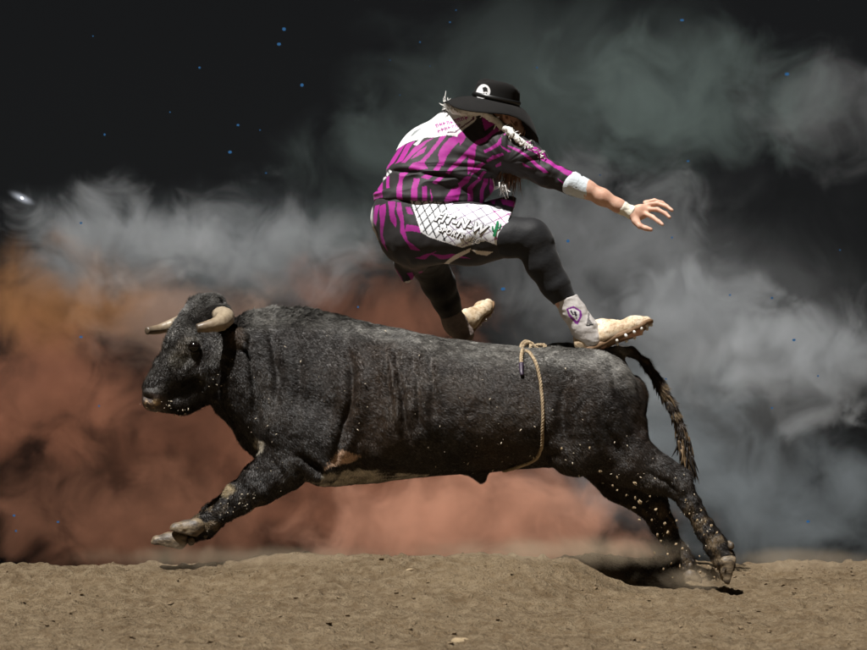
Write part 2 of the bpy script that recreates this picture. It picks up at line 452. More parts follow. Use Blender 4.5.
# ------------------------------------------------------------------ the bull
def build_bull_body():
    f = Field(P(134, 600, -.45) - Vector((.02, 0, .02)), P(752, 285, .43) + Vector((.02, 0, .02)), .0078)
    st = np.array([  # column, top row, bottom row, half width (m), sideways offset (m)
        (220, 330, 396, .165, -.055), (234, 321, 422, .225, -.05), (250, 315, 441, .245, -.04), (265, 311.5, 455, .245, -.03), (282, 309.5, 468, .225, -.015), (300, 309.5, 478, .25, 0),
        (320, 313, 484, .27, 0), (345, 318.5, 485, .29, 0), (375, 324.5, 483, .31, 0), (405, 330.5, 479, .325, 0), (435, 337, 475.5, .33, 0), (465, 342.5, 472.5, .325, 0),
        (495, 345.5, 470.5, .31, 0), (520, 347.5, 468, .295, 0), (545, 348.5, 466, .28, 0), (570, 348.5, 466, .275, 0), (595, 350, 462, .265, 0),
        (610, 354, 452, .245, 0), (623, 363, 440, .205, 0), (633, 379, 428, .15, 0)])
    xs = (st[:, 0] - CX) * M_PX
    top = CAM_H + (HY - st[:, 1]) * M_PX; bot = CAM_H + (HY - st[:, 2]) * M_PX
    cz, hz, hw, oy = (top + bot) / 2, (top - bot) / 2, st[:, 3], st[:, 4]
    xf = np.linspace(xs[0], xs[-1], 400)
    def sm(v):
        w = np.interp(xf, xs, v); k = np.hanning(31); k /= k.sum()
        return np.convolve(np.pad(w, 15, 'edge'), k, 'valid')
    CZ, HZ, HW, OY = sm(cz), sm(hz), sm(hw), sm(oy)
    def trunk(X, Y, Z):
        xc = np.clip(X[:, 0, 0], xs[0], xs[-1]); g = lambda v: np.interp(xc, xf, v).astype(np.float32)[:, None, None]
        c, h, w, o = g(CZ), g(HZ), g(HW), g(OY)
        ex = (X - np.clip(X, xs[0], xs[-1])) / .05
        u = (Z - c) / h
        w = w * (1 - .10 * np.clip(u, 0, 1) ** 2 + .03 * np.clip(-u, 0, 1))        # a little narrower along the back
        v = (Y - o) / w
        q = (np.abs(u) ** 2.2 + np.abs(v) ** 2.2 + ex * ex) ** (1 / 2.2)
        k1 = np.sqrt((u / h) ** 2 + (v / w) ** 2 + (ex / .05) ** 2) + 1e-5
        return np.minimum((q - 1) * np.maximum(q, .3) / k1, .5).astype(np.float32)
    f.put((xs[0] - .06, -.4, .3), (xs[-1] + .06, .4, 1.4), trunk, .02)
    # spine and hump, withers
    f.rc(P(250, 330, -.04), P(305, 327), .05, .05, .04); f.rc(P(305, 327), P(345, 336), .05, .05, .04)
    f.rc(P(560, 356), P(612, 362), .045, .05, .05)
    # hips (the pin bones) and loin
    f.ell(P(548, 366, -.20), (.07, .06, .05), .08); f.ell(P(548, 366, .20), (.07, .06, .05), .08)
    # neck muscles and dewlap
    f.ell(P(233, 372, -.09), (.085, .135, .13), .06)
    f.ell(P(268, 385, -.14), (.17, .10, .20), .08); f.ell(P(268, 385, .12), (.17, .10, .20), .08)
    f.rc(P(222, 408, -.05), P(256, 437, -.02), .035, .05, .05, .6); f.rc(P(256, 437, -.02), P(282, 462), .05, .07, .06, .7)
    # shoulder blades, point of shoulder, triceps
    for s in (-1, 1):
        f.rc(P(318, 345, .13 * s), P(288, 425, .215 * s), .10, .11, .07, .75)
        f.ell(P(284, 428, .20 * s), (.10, .09, .11), .06)
        f.ell(P(322, 440, .215 * s), (.13, .085, .11), .06)
        f.ell(P(586, 400, .16 * s), (.19, .11, .19), .08)
    # near front leg
    f.chain([(P(312, 432, -.20), .122), (P(284, 466, -.215), .089), (P(262, 483, -.215), .069), (P(240, 499, -.215), .051)], .05, .72)
    f.ell(P(238, 497, -.215), (.050, .045, .053), .03)
    f.chain([(P(240, 499, -.215), .049), (P(226, 510, -.215), .037), (P(214, 518, -.215), .036), (P(204, 526, -.215), .044), (P(194, 531, -.215), .041)], .025, .88)
    f.ell(P(325, 470, -.215), (.055, .06, .06), .06)                                     # elbow
    # far front leg
    f.chain([(P(304, 434, .19), .12), (P(279, 465, .20), .080), (P(257, 480, .20), .060), (P(238, 495, .20), .048), (P(221, 509, .20), .034), (P(210, 517, .20), .038), (P(203, 524, .20), .036)], .04, .8)
    # near hind leg
    f.rc(P(592, 412, -.15), P(628, 459, -.175), .185, .108, .08, .70)
    f.chain([(P(628, 459, -.175), .102), (P(655, 475, -.18), .066), (P(677, 487, -.18), .046)], .04, .72)
    f.rc(P(652, 456, -.18), P(687, 475, -.18), .026, .020, .04, .7)                       # hock tendon and point
    f.chain([(P(680, 486, -.18), .046), (P(690, 503, -.18), .034), (P(706, 530, -.18), .031), (P(716, 546, -.18), .041), (P(723, 557, -.18), .037), (P(726, 563, -.18), .037)], .025, .82)
    f.ell(P(575, 452, -.20), (.10, .07, .10), .07)                                       # stifle
    # far hind leg
    f.rc(P(586, 425, .14), P(622, 476, .17), .17, .112, .08, .7)
    f.chain([(P(622, 476, .17), .10), (P(640, 492, .17), .076), (P(653, 506, .17), .056), (P(663, 526, .17), .043), (P(677, 552, .17), .037), (P(683, 563, .17), .043), (P(687, 573, .17), .039)], .03, .8)
    # sheath
    f.rc(P(474, 470, 0), P(480, 473, 0), .025, .027, .03); f.rc(P(480, 473, 0), P(482, 479, 0), .024, .017, .02)
    # tail
    f.chain([(P(602, 358), .032), (P(618, 351.5), .023), (P(631, 351.5), .020), (P(646, 363.5), .018), (P(659, 383, .01), .016), (P(672, 406, .01), .015), (P(681, 427, .01), .014), (P(685, 445, .01), .010)], .015)
    # head
    f.rc(P(208, 323, -.06), P(190, 345, -.095), .105, .098, .03, 1.05)
    f.rc(P(189, 348, -.095), P(159, 391, -.155), .090, .064, .03, .98)
    f.ell(P(158, 399, -.16), (.063, .078, .050), .03, [(.83, -.3, .5), (.3, .95, .05), (-.5, .1, .86)])
    f.rc(P(221, 374, -.07), P(184, 401, -.135), .088, .055, .04, .85)
    f.ell(P(172, 406, -.15), (.05, .052, .026), .025)
    f.ell(P(214, 362, -.09), (.10, .115, .10), .05)
    f.rc(P(212, 303, -.06), P(200, 306, -.07), .032, .036, .03, 1.5)                      # poll
    f.rc(P(186, 331, -.148), P(200, 332, -.148), .022, .022, .025)                       # brow
    f.rc(P(204, 366, -.17), P(178, 380, -.19), .022, .018, .04)                           # cheek ridge
    f.rc(P(174, 366, -.18), P(160, 388, -.205), .016, .018, .03)                          # bridge of the nose, near side
    f.ell(P(194.5, 347, -.215), (.027, .03, .022), .02, op='sub')
    f.rc(P(187, 351, -.185), P(202, 351.5, -.18), .0085, .0085, .012); f.rc(P(187, 339, -.180), P(202, 338, -.176), .008, .009, .012)
    f.rc(P(147, 396, -.215), P(152, 402, -.25), .013, .018, .012, op='sub'); f.rc(P(146, 392, -.205), P(157, 394, -.225), .011, .011, .012)
    f.rc(P(152, 408.5, -.245), P(183, 404, -.205), .005, .005, .010, op='sub')           # mouth line
    f.ell(P(219, 317, -.135), (.045, .05, .045), .03); f.ell(P(194, 317, .05), (.045, .05, .045), .03)   # horn roots
    # ears
    f.rc(P(229, 331, -.16), P(239, 337, -.25), .020, .030, .02, .6); f.rc(P(239, 337, -.25), P(246, 348, -.29), .030, .008, .02, .6)
    f.rc(P(210, 326, .05), P(215, 322, .16), .02, .028, .02, .8)
    return f.mesh()

bv, bq = build_bull_body()
bv = relax(bv, bq, 1, .4)
bull_me = mesh_np('body', bv, bq)
N0 = vnormals(bull_me); V0 = vcoords(bull_me)
ux, uy = px_of(V0)
trunkness = sstep(300, 350, ux) * sstep(600, 540, ux) * sstep(345, 365, uy) * sstep(475, 455, uy)
legness = np.maximum(sstep(460, 485, uy) * sstep(320, 280, ux), sstep(470, 490, uy) * sstep(600, 640, ux))
tailness = sstep(634, 650, ux) * sstep(475, 440, uy) * (N0[:, 0] * 0 + 1) * (ux - 620 > (uy - 352) * .55)
warp = V0 * np.array([1.0, 1.0, .28]) + .03 * np.stack([vnoise(V0, 5, 3), 0 * ux, vnoise(V0, 5, 4)], 1)
folds = vnoise(warp, 24.0, 41)                                   # upright skin folds over the ribs
disp = .010 * folds * trunkness * sstep(300, 380, ux) * sstep(470, 420, ux) + .0045 * fbm(V0, 7.0, 3, 5) + .0018 * fbm(V0, 40.0, 2, 8)
disp += .006 * np.abs(fbm(V0, 32.0, 2, 15)) * np.clip(legness + tailness, 0, 1)
ribs = np.sin((V0[:, 0] + .25 * V0[:, 2]) * 62.0) * sstep(400, 430, ux) * sstep(520, 480, ux) * sstep(350, 380, uy) * sstep(450, 430, uy)
disp += .0035 * ribs
neckf = vnoise((V0 @ np.array([[.8, 0, .6], [0, 1, 0], [-.6, 0, .8]]).T) * np.array([1, 1, .22]), 22.0, 77)
disp += .009 * neckf * sstep(305, 270, ux) * sstep(222, 240, ux)
CREASES = [  # polylines on the flank, depth (m), width (photo px)
    ([(346, 338), (354, 380), (348, 425), (334, 462)], .016, 4.0), ([(249, 335), (259, 380), (262, 425)], .010, 3.0), ([(272, 325), (281, 370), (283, 415)], .009, 3.5), ([(296, 330), (303, 372), (300, 412)], .008, 4.0),
    ([(384, 348), (390, 390), (396, 440)], .010, 2.6), ([(397, 352), (402, 395), (410, 446)], .011, 2.4), ([(413, 356), (418, 400), (424, 440)], .009, 2.4), ([(430, 360), (434, 400)], .007, 2.4),
    ([(562, 372), (557, 410), (564, 452)], .012, 5.0), ([(604, 368), (617, 405), (644, 442)], .011, 4.5), ([(586, 385), (599, 430), (625, 466)], .010, 4.0), ([(632, 380), (640, 410), (652, 436)], .008, 3.5),
    ([(300, 452), (318, 466), (332, 480)], .012, 3.5), ([(270, 455), (284, 470), (296, 484)], .006, 3.0), ([(640, 470), (662, 482), (676, 496)], .008, 3.0), ([(225, 365), (222, 385), (214, 402)], .010, 4.0), ([(208, 352), (205, 366), (190, 378)], .007, 3.0), ([(470, 455), (520, 452), (560, 456)], .007, 4.0)]
def crease_depth(ux, uy, pts, width):
    best = np.full(len(ux), 1e9); taper = np.zeros(len(ux)); pp = spline(pts, 12)
    for i in range(11):
        a, b = pp[i], pp[i + 1]; ab = b - a; tt = np.clip(((ux - a[0]) * ab[0] + (uy - a[1]) * ab[1]) / (ab @ ab), 0, 1)
        d = np.hypot(ux - a[0] - tt * ab[0], uy - a[1] - tt * ab[1]); m = d < best
        best = np.where(m, d, best); taper = np.where(m, (i + tt) / 11, taper)
    w = np.sin(np.clip(taper, 0, 1) * math.pi) ** .6
    return w * (np.exp(-(best / width) ** 2) - .55 * np.exp(-((best - 2.2 * width) / (1.3 * width)) ** 2))
wx, wy = ux + 2.2 * vnoise(V0, 14, 5), uy + 2.2 * vnoise(V0, 14, 6)
for pts_, dep, wid in CREASES: disp -= 1.15 * dep * crease_depth(wx, wy, pts_, wid) * sstep(.25, -.25, N0[:, 1])
curl = np.clip(sstep(330, 312, uy) * sstep(380, 310, ux) * sstep(236, 250, ux) + sstep(15, 4, np.abs((ux - 168) * .83 + (uy - 342) * .57)) * (ux < 215) * (uy < 385) + sstep(314, 304, uy) * (ux < 232), 0, 1)
disp += .013 * (np.abs(fbm(V0, 30.0, 2, 55)) - .15) * curl
displace(bull_me, disp)
V1, N1 = vcoords(bull_me), vnormals(bull_me)

def soft_poly(x, y, poly):
    r = np.zeros(len(x), bool); n = len(poly)
    for i in range(n):
        (x1, y1), (x2, y2) = poly[i], poly[(i + 1) % n]
        if y1 != y2: r ^= ((y1 > y) != (y2 > y)) & (x < (x2 - x1) * (y - y1) / (y2 - y1) + x1)
    return r.astype(float)
def bull_color(v, n):
    """coat colours, dried dirt and painted-in highlights, by place on the animal"""
    ux, uy = px_of(v)
    a = fbm(v, 4.0, 3, 50); b = fbm(v, 30.0, 3, 60)
    c = np.array([.0165, .0128, .0104])[None] * np.ones((len(v), 1))
    brown = np.array([.055, .034, .020])
    w = np.clip(.35 + .6 * a, 0, 1) * sstep(290, 400, ux) * sstep(320, 380, uy)
    c = c + (brown - c) * w[:, None] * .75
    rust = sstep(.1, .7, fbm(v, 3.2, 2, 91)) * sstep(480, 420, uy) * sstep(560, 600, ux)
    c = c + (np.array([.045, .028, .019]) - c) * (rust * .7)[:, None]
    # dust on the back, neck and forehead, lightened to paint in top-lit highlights
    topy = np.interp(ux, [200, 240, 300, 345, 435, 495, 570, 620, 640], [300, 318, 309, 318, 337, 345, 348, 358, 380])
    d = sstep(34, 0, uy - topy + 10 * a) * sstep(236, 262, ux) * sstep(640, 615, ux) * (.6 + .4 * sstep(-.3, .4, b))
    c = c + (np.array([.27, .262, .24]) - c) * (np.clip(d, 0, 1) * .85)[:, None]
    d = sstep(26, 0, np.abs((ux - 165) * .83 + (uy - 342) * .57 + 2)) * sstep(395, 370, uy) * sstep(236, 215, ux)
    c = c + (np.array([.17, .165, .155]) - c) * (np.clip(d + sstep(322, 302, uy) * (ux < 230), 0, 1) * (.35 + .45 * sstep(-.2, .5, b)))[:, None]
    d = sstep(.25, .9, fbm(v, 7, 3, 70)) * sstep(250, 280, ux)
    c = c + (np.array([.10, .085, .068]) - c) * (d * .2)[:, None]
    d = sstep(-.1, .6, fbm(v, 16, 3, 72)) * sstep(240, 225, ux) * sstep(398, 380, uy)  # dusty grey patches on the head, painting in highlights of the fur
    c = c + (np.array([.12, .115, .105]) - c) * (d * .5)[:, None]
    # mud on the lower legs and tail, tan
    mud = np.maximum(np.maximum(sstep(485, 520, uy) * sstep(320, 270, ux), sstep(480, 530, uy) * sstep(600, 640, ux)) * .75, sstep(632, 650, ux) * sstep(470, 440, uy) * (ux - 620 > (uy - 352) * .52))
    mk = mud * sstep(.05, .45, fbm(v, 26, 3, 80))
    c = c + (np.array([.22, .155, .085]) - c) * (mk * .75)[:, None]
    # white marks: brisket, behind the elbow, along the belly
    wn_ = b * .5
    m1 = sstep(1.2, .7, np.hypot((ux - 263) / 7, (uy - 445) / 7.5) + wn_ * .9)
    m2 = sstep(1.2, .85, np.hypot((ux - 352) / 32, (uy - 478 + (ux - 352) * .05) / 8.0) + wn_ * .8) * (v[:, 1] < .1)
    m3 = sstep(1.2, .8, np.hypot((ux - 395) / 60, (uy - 481.5 + (ux - 395) * .1) / 3.0) + wn_) * .6
    c = c + (np.array([.52, .47, .38]) - c) * (np.clip(np.maximum(np.maximum(m1, m2), m3), 0, 1) * sstep(-.75, .1, fbm(v * np.array([.35, 1, 1.6]), 30, 2, 99)))[:, None]
    jx, jy = ux + 1.5 * vnoise(v, 40, 3), uy + 1.5 * vnoise(v, 40, 4)
    near = v[:, 1] < 0
    pk = soft_poly(jx, jy, [(326, 468), (337, 456), (345, 449.5), (353, 452), (364, 456), (352, 461), (338, 464)]) * near
    c = c + (np.array([.62, .42, .29]) - c) * pk[:, None]
    wk = soft_poly(jx, jy, [(323, 485), (327, 474), (345, 470), (360, 469), (373, 466), (381, 472), (430, 474), (429, 477.5), (385, 482), (345, 487)]) * near * sstep(-.35, .05, fbm(v * np.array([.3, 1, 1.7]), 34, 2, 199))
    c = c + (np.array([.60, .55, .46]) - c) * wk[:, None]
    wk = sstep(1.1, .5, np.hypot((ux - 235) / 7, (uy - 489) / 6) + wn_ * 1.1)
    c = c + (np.array([.4, .31, .18]) - c) * (wk * .8)[:, None]
    # muzzle: pale mud and slobber
    mz = sstep(1.15, .8, np.hypot((ux - 158) / 17, (uy - 405) / 9) + wn_ * .4)
    c = c + (np.array([.045, .03, .024]) - c) * mz[:, None]
    mz2 = mz * sstep(.2, .5, fbm(v, 60, 2, 33)) * sstep(398, 404, uy)
    c = c + (np.array([.24, .165, .09]) - c) * mz2[:, None]
    ey = sstep(1.2, .8, np.hypot((ux - 194) / 12, (uy - 348) / 9.5)) * .7
    c = c + (np.array([.17, .15, .125]) - c) * ey[:, None]
    er = sstep(1.2, .7, np.hypot((ux - 240) / 10, (uy - 340) / 13)) * (v[:, 1] < -.2)
    c = c + (np.array([.075, .05, .033]) - c) * (er * .8)[:, None]
    gk = sstep(1.2, .5, np.hypot((ux - 183) / 10, (uy - 362) / 9) + wn_ * .3)
    c = c + (np.array([.12, .105, .075]) - c) * (gk * .5)[:, None]
    return np.clip(c * (1 + .25 * b)[:, None], .004, 1)
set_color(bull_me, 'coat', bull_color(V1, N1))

t = NT('bull_hide'); co = t.obj(); at = t.attr('coat')
hn = t.noise(t.mapped(co, (1, 1, .35), (0, .5, 0)), 170.0, 4, .65); h2 = t.noise(co, 45.0, 4, .6)
c = t.mix(1.0, at.outputs['Color'], t.ramp(hn, [(.25, (.45, .45, .45)), (.5, (1, 1, 1)), (.78, (1.9, 1.85, 1.8))]), 'MULTIPLY')
HIDE = t.principled(c, t.math('ADD', .30, t.math('MULTIPLY', h2, .25)), .5, t.bump(t.math('ADD', hn, t.math('MULTIPLY', h2, .8)), .55, .008))
t = NT('bull_hair'); at = t.attr('coat')
HAIR = t.principled(at.outputs['Color'], .52, .28)

bull = empty('bull', P(440, 589, 0))
tag(bull, 'black muddy bull with blunt horns leaping stretched out over the dirt', 'bull')
INV = Matrix.Translation(-bull.location)
def bpart(name, me, mats):
    o = link(name, me, mats, bull); o.matrix_parent_inverse = INV
    return o
bull_body = bpart('body', bull_me, HIDE)
bull_bvh = BVHTree.FromPolygons([tuple(p) for p in V1], bq.tolist())

# coat: short hairs lying along the body, longer and curly on the neck, poll and tail
tri_a = V1[bq]                                            # (m,4,3)
area = np.linalg.norm(np.cross(tri_a[:, 1] - tri_a[:, 0], tri_a[:, 3] - tri_a[:, 0]), axis=1)
NH = 380000
cen = tri_a.mean(1); cn = N1[bq].mean(1)
cux, cuy = px_of(cen)
wgt = area * np.where(cn[:, 1] > .35, .12, 1.0)
wgt *= 1 + 1.2 * (cuy < 330)
fi = rng.choice(len(bq), NH, p=wgt / wgt.sum())
r1, r2 = rng.random((2, NH))[:, :, None]
base = (tri_a[fi, 0] * (1 - r1) + tri_a[fi, 1] * r1) * (1 - r2) + (tri_a[fi, 3] * (1 - r1) + tri_a[fi, 2] * r1) * r2
nr = N1[bq[fi]].mean(1); nr /= np.linalg.norm(nr, axis=1)[:, None] + 1e-9
hx, hy = px_of(base)
flow = np.zeros((NH, 3)); flow[:, 0] = .75; flow[:, 2] = -.55                       # back and down
leg_m = (hy > 470); flow[leg_m] = (-.25, 0, -1); flow[(hy > 470) & (hx > 560)] = (.45, 0, -1)
head_m = hx < 228; flow[head_m] = (.55, 0, -.35); fm = (hx < 205) & (hy > 345); flow[fm] = (.35, 0, .75)
flow += .5 * np.stack([vnoise(base, 7, 1), vnoise(base, 7, 2), vnoise(base, 7, 6)], 1) + .35 * np.stack([vnoise(base, 45, 11), vnoise(base, 45, 12), vnoise(base, 45, 16)], 1) + .22 * rng.normal(size=(NH, 3))
flow -= nr * np.sum(flow * nr, 1)[:, None]; flow /= np.linalg.norm(flow, axis=1)[:, None] + 1e-9
curly = np.clip(sstep(262, 236, hx) * .3 + sstep(332, 314, hy) * sstep(400, 320, hx) + sstep(18, 2, np.abs((hx - 168) * .83 + (hy - 342) * .57)) * (hx < 215) * .8 + sstep(316, 304, hy) * (hx < 232), 0, 1)
taily = (hx > 640) & (hx - 620 > (hy - 352) * .55) & (hy < 470)
ln = .010 + .006 * rng.random(NH) + .010 * curly * rng.random(NH) + .016 * taily * rng.random(NH)
muz = np.hypot((hx - 158) / 17, (hy - 402) / 12) < 1
ln[muz] *= .35
lift = .30 + .25 * rng.random(NH) + .35 * curly
dirv = flow + nr * lift[:, None]; dirv /= np.linalg.norm(dirv, axis=1)[:, None]
side = np.cross(dirv, nr); side /= np.linalg.norm(side, axis=1)[:, None] + 1e-9
side = side + nr * rng.uniform(-.6, .6, NH)[:, None]
wd = (.0008 + .0005 * rng.random(NH))[:, None]
b0 = base - nr * .001
hv = np.stack([b0 - side * wd, b0 + side * wd, b0 + dirv * ln[:, None]], 1).reshape(-1, 3)
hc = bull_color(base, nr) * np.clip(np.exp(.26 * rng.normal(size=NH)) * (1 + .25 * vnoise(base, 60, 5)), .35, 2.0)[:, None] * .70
hair_me = mesh_np('coat', hv, np.arange(NH * 3).reshape(-1, 3), smooth=False)
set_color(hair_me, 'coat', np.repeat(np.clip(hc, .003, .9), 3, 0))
tag(bpart('coat', hair_me, HAIR), kind='stuff')

# horns
t = NT('horn'); co = t.obj(); at = t.attr('along')
g = t.noise(t.mapped(co, (1, 1, 1)), 60, 4, .6); g2 = t.noise(co, 14, 3)
c = t.ramp(at.outputs['Fac'], [(0, (.30, .22, .13)), (.2, (.40, .335, .245)), (.55, (.34, .275, .19)), (.85, (.20, .15, .10)), (1, (.07, .055, .04))])
c = t.mix(t.ramp(g, [(.4, (0, 0, 0)), (.7, (.55, .55, .55))]), c, (.15, .105, .065))
HORN = t.principled(c, .42, .5, t.bump(g, .35, .006))
def horn(path, rad):
    p = spline(path, 40); r = spline([(x, 0) for x in rad], 40)[:, 0]
    p = np.concatenate([p, p[-1:] + (p[-1] - p[-2]) * .25]); r = np.concatenate([r, [r[-1] * .72]])
    r = r * (1 + .025 * np.sin(np.linspace(0, 1, 41) * 70) * np.linspace(1, .1, 41))
    v, q = tube(p, r, 20)
    v = v + .0015 * fbm(v, 50, 2, 4)[:, None] * (v - np.repeat(np.concatenate([p[:1], p, p[-1:]]), 20, 0)) / .03
    me = mesh_np('horn', v, q); set_float(me, 'along', np.repeat(np.concatenate([[0], np.linspace(0, 1, 41), [1]]), 20))
    return bpart('horn', me, HORN)
horn([P(214, 318, -.12), P(222, 315.5, -.18), P(225.5, 318, -.25), P(219, 323.5, -.31), P(208, 326.5, -.345), P(197, 328, -.36)], [.036, .037, .037, .032, .024, .0175])
horn([P(198, 318, .06), P(186, 320.5, .12), P(174, 324.5, .14), P(160, 329, .12), P(147, 331, .07)], [.032, .031, .027, .021, .016])

# eye
EYE = simple_mat('bull_eye', (.004, .0025, .002), .14, .4)
def uvs(name, loc, r, mat, seg=24):
    bm = bmesh.new(); bmesh.ops.create_uvsphere(bm, u_segments=seg, v_segments=seg // 2, radius=1.0)
    for vv in bm.verts: vv.co = Vector((vv.co.x * r[0], vv.co.y * r[1], vv.co.z * r[2])) + Vector(loc)
    for ff in bm.faces: ff.smooth = True
    me = bpy.data.meshes.new(name); bm.to_mesh(me); bm.free(); me.materials.append(mat)
    return me
bpart('eye', uvs('eye', P(194.5, 347, -.206), (.026, .021, .023), EYE), None)

# hooves
t = NT('hoof_horn'); co = t.obj()
g = t.noise(t.mapped(co, (.5, 1, 1.3), (0, .25, 0)), 34, 5, .7, .4); g3 = t.noise(co, 120, 3)
c = t.ramp(g, [(.28, (.03, .023, .018)), (.45, (.075, .056, .038)), (.58, (.18, .135, .085)), (.72, (.25, .195, .125))])
HOOF = t.principled(c, .5, .4, t.bump(t.math('ADD', g, t.math('MULTIPLY', g3, .4)), .6, .006))
def claw(top, toe, heel, width, name='hoof_claw'):
    top, toe, heel = (np.array(x) for x in (top, toe, heel))
    lo = np.minimum(np.minimum(top, toe), heel) - .07; hi = np.maximum(np.maximum(top, toe), heel) + .07
    f = Field(lo, hi, .0035)
    w = width
    f.rc(top, toe, w * 1.05, w * .60, .015); f.rc(top, heel, w * .95, w * .8, .015)
    f.rc(toe, heel, w * .60, w * .8, .02); f.rc((top + toe) / 2, (toe + heel) / 2, w * .85, w * .7, .02)
    nrm = np.cross(heel - toe, np.array([0, 1, 0.0])); nrm /= np.linalg.norm(nrm)
    if nrm @ (top - toe) > 0: nrm = -nrm
    f.plane((toe + heel) / 2 + nrm * w * .38, nrm)
    v, q = f.mesh(); v = relax(v, q, 1, .5)
    v = v + .002 * fbm(v, 40, 2, 3)[:, None]
    return bpart(name, mesh_np(name, v, q), HOOF)
claw(P(180, 538.5, -.235), P(157, 541.5, -.24), P(176, 545, -.236), .0325)
claw(P(196, 526.5, -.265), P(176, 528.5, -.268), P(190, 532.5, -.266), .0315)
claw(P(199, 526, .185), P(186, 531, .185), P(199, 534, .185), .026); claw(P(199, 526, .235), P(186, 530, .235), P(199, 534, .235), .026)
claw(P(726, 562, -.205), P(728, 579.5, -.205), P(732, 562, -.205), .026); claw(P(724, 562, -.155), P(725.5, 577, -.155), P(731, 562, -.155), .026)
claw(P(690, 576, .145), P(697, 583, .145), P(686, 583, .145), .027); claw(P(691, 576, .20), P(699, 583, .20), P(687, 583, .20), .027)
for p_, r_ in ((P(191, 541.5, -.25), (.016, .014, .018)), (P(205, 535, -.24), (.012, .013, .014)), (P(731, 546, -.205), (.014, .012, .016)), (P(729, 544, -.15), (.012, .012, .014)), (P(690, 566, .14), (.013, .012, .015))):
    bpart('dewclaw', uvs('dewclaw', p_, r_, HOOF, 12), None)

# tail switch: muddy locks of long hair
def locks(name, roots, mat_col, rnd, parent_fn, mat):
    parts, cols = [], []
    for p0, d0, L, r in roots:
        n = 7; s = np.linspace(0, 1, n)[:, None]
        w = rnd.normal(size=3) * .25
        pth = p0 + d0 * L * s + np.array([-.25, 0, -1]) * (s ** 2) * L * .35 + w * L * (s ** 1.6) * .6
        v, q = tube(pth, r * np.array([1, 1, .95, .85, .7, .45, .12]), 5)
        parts.append((v, q)); cols.append(np.repeat(np.array(mat_col(rnd))[None], len(v), 0))
    v, q = join_np(parts); me = mesh_np(name, v, q); set_color(me, 'coat', np.concatenate(cols))
    return parent_fn(name, me, mat)
rnd = np.random.default_rng(3)
tp = spline([P(640, 358), P(646, 364.5), P(658, 383, .01), P(671, 406, .01), P(680, 427, .01), P(684, 445, .01), P(686, 452, .01)], 60)
roots = []
for i in range(520):
    s = rnd.random() ** .75; k = min(58, int(s * 59)); p0 = tp[k]; d = tp[k + 1] - tp[k]; d = d / np.linalg.norm(d)
    o = rnd.normal(size=3) * (.004 + .005 * s); L = (.030 + .035 * s + (.045 * rnd.random() if s > .85 else 0))
    roots.append((p0 + o, d + rnd.normal(size=3) * .10, L, .0032 + .003 * rnd.random()))
tag(locks('tail_switch', roots, lambda r: np.array([.13, .086, .045]) * r.uniform(.12, 1.3) if r.random() < .6 else np.array([.02, .017, .015]), rnd, bpart, HAIR), kind='stuff')
# ------------------------------------------------------------------ the jumper
man = empty('person', P(600, 352, -.08))
tag(man, 'man in black hat and magenta striped jersey stepping off the leaping bull', 'person')
MINV = Matrix.Translation(-man.location)
def mpart(name, me, mats=None, parent=None):
    o = link(name, me, mats, parent or man)
    if parent is None: o.matrix_parent_inverse = MINV
    return o
def rows(*r): return np.array([np.array(x, float) / np.linalg.norm(x) for x in r])
SP = np.array([.585, 0, .81]); LT = np.array([.62, -.62, -.45]); LT = LT - SP * (LT @ SP); LT /= np.linalg.norm(LT); FR = np.cross(SP, LT)
TORSO = rows(SP, LT, FR)

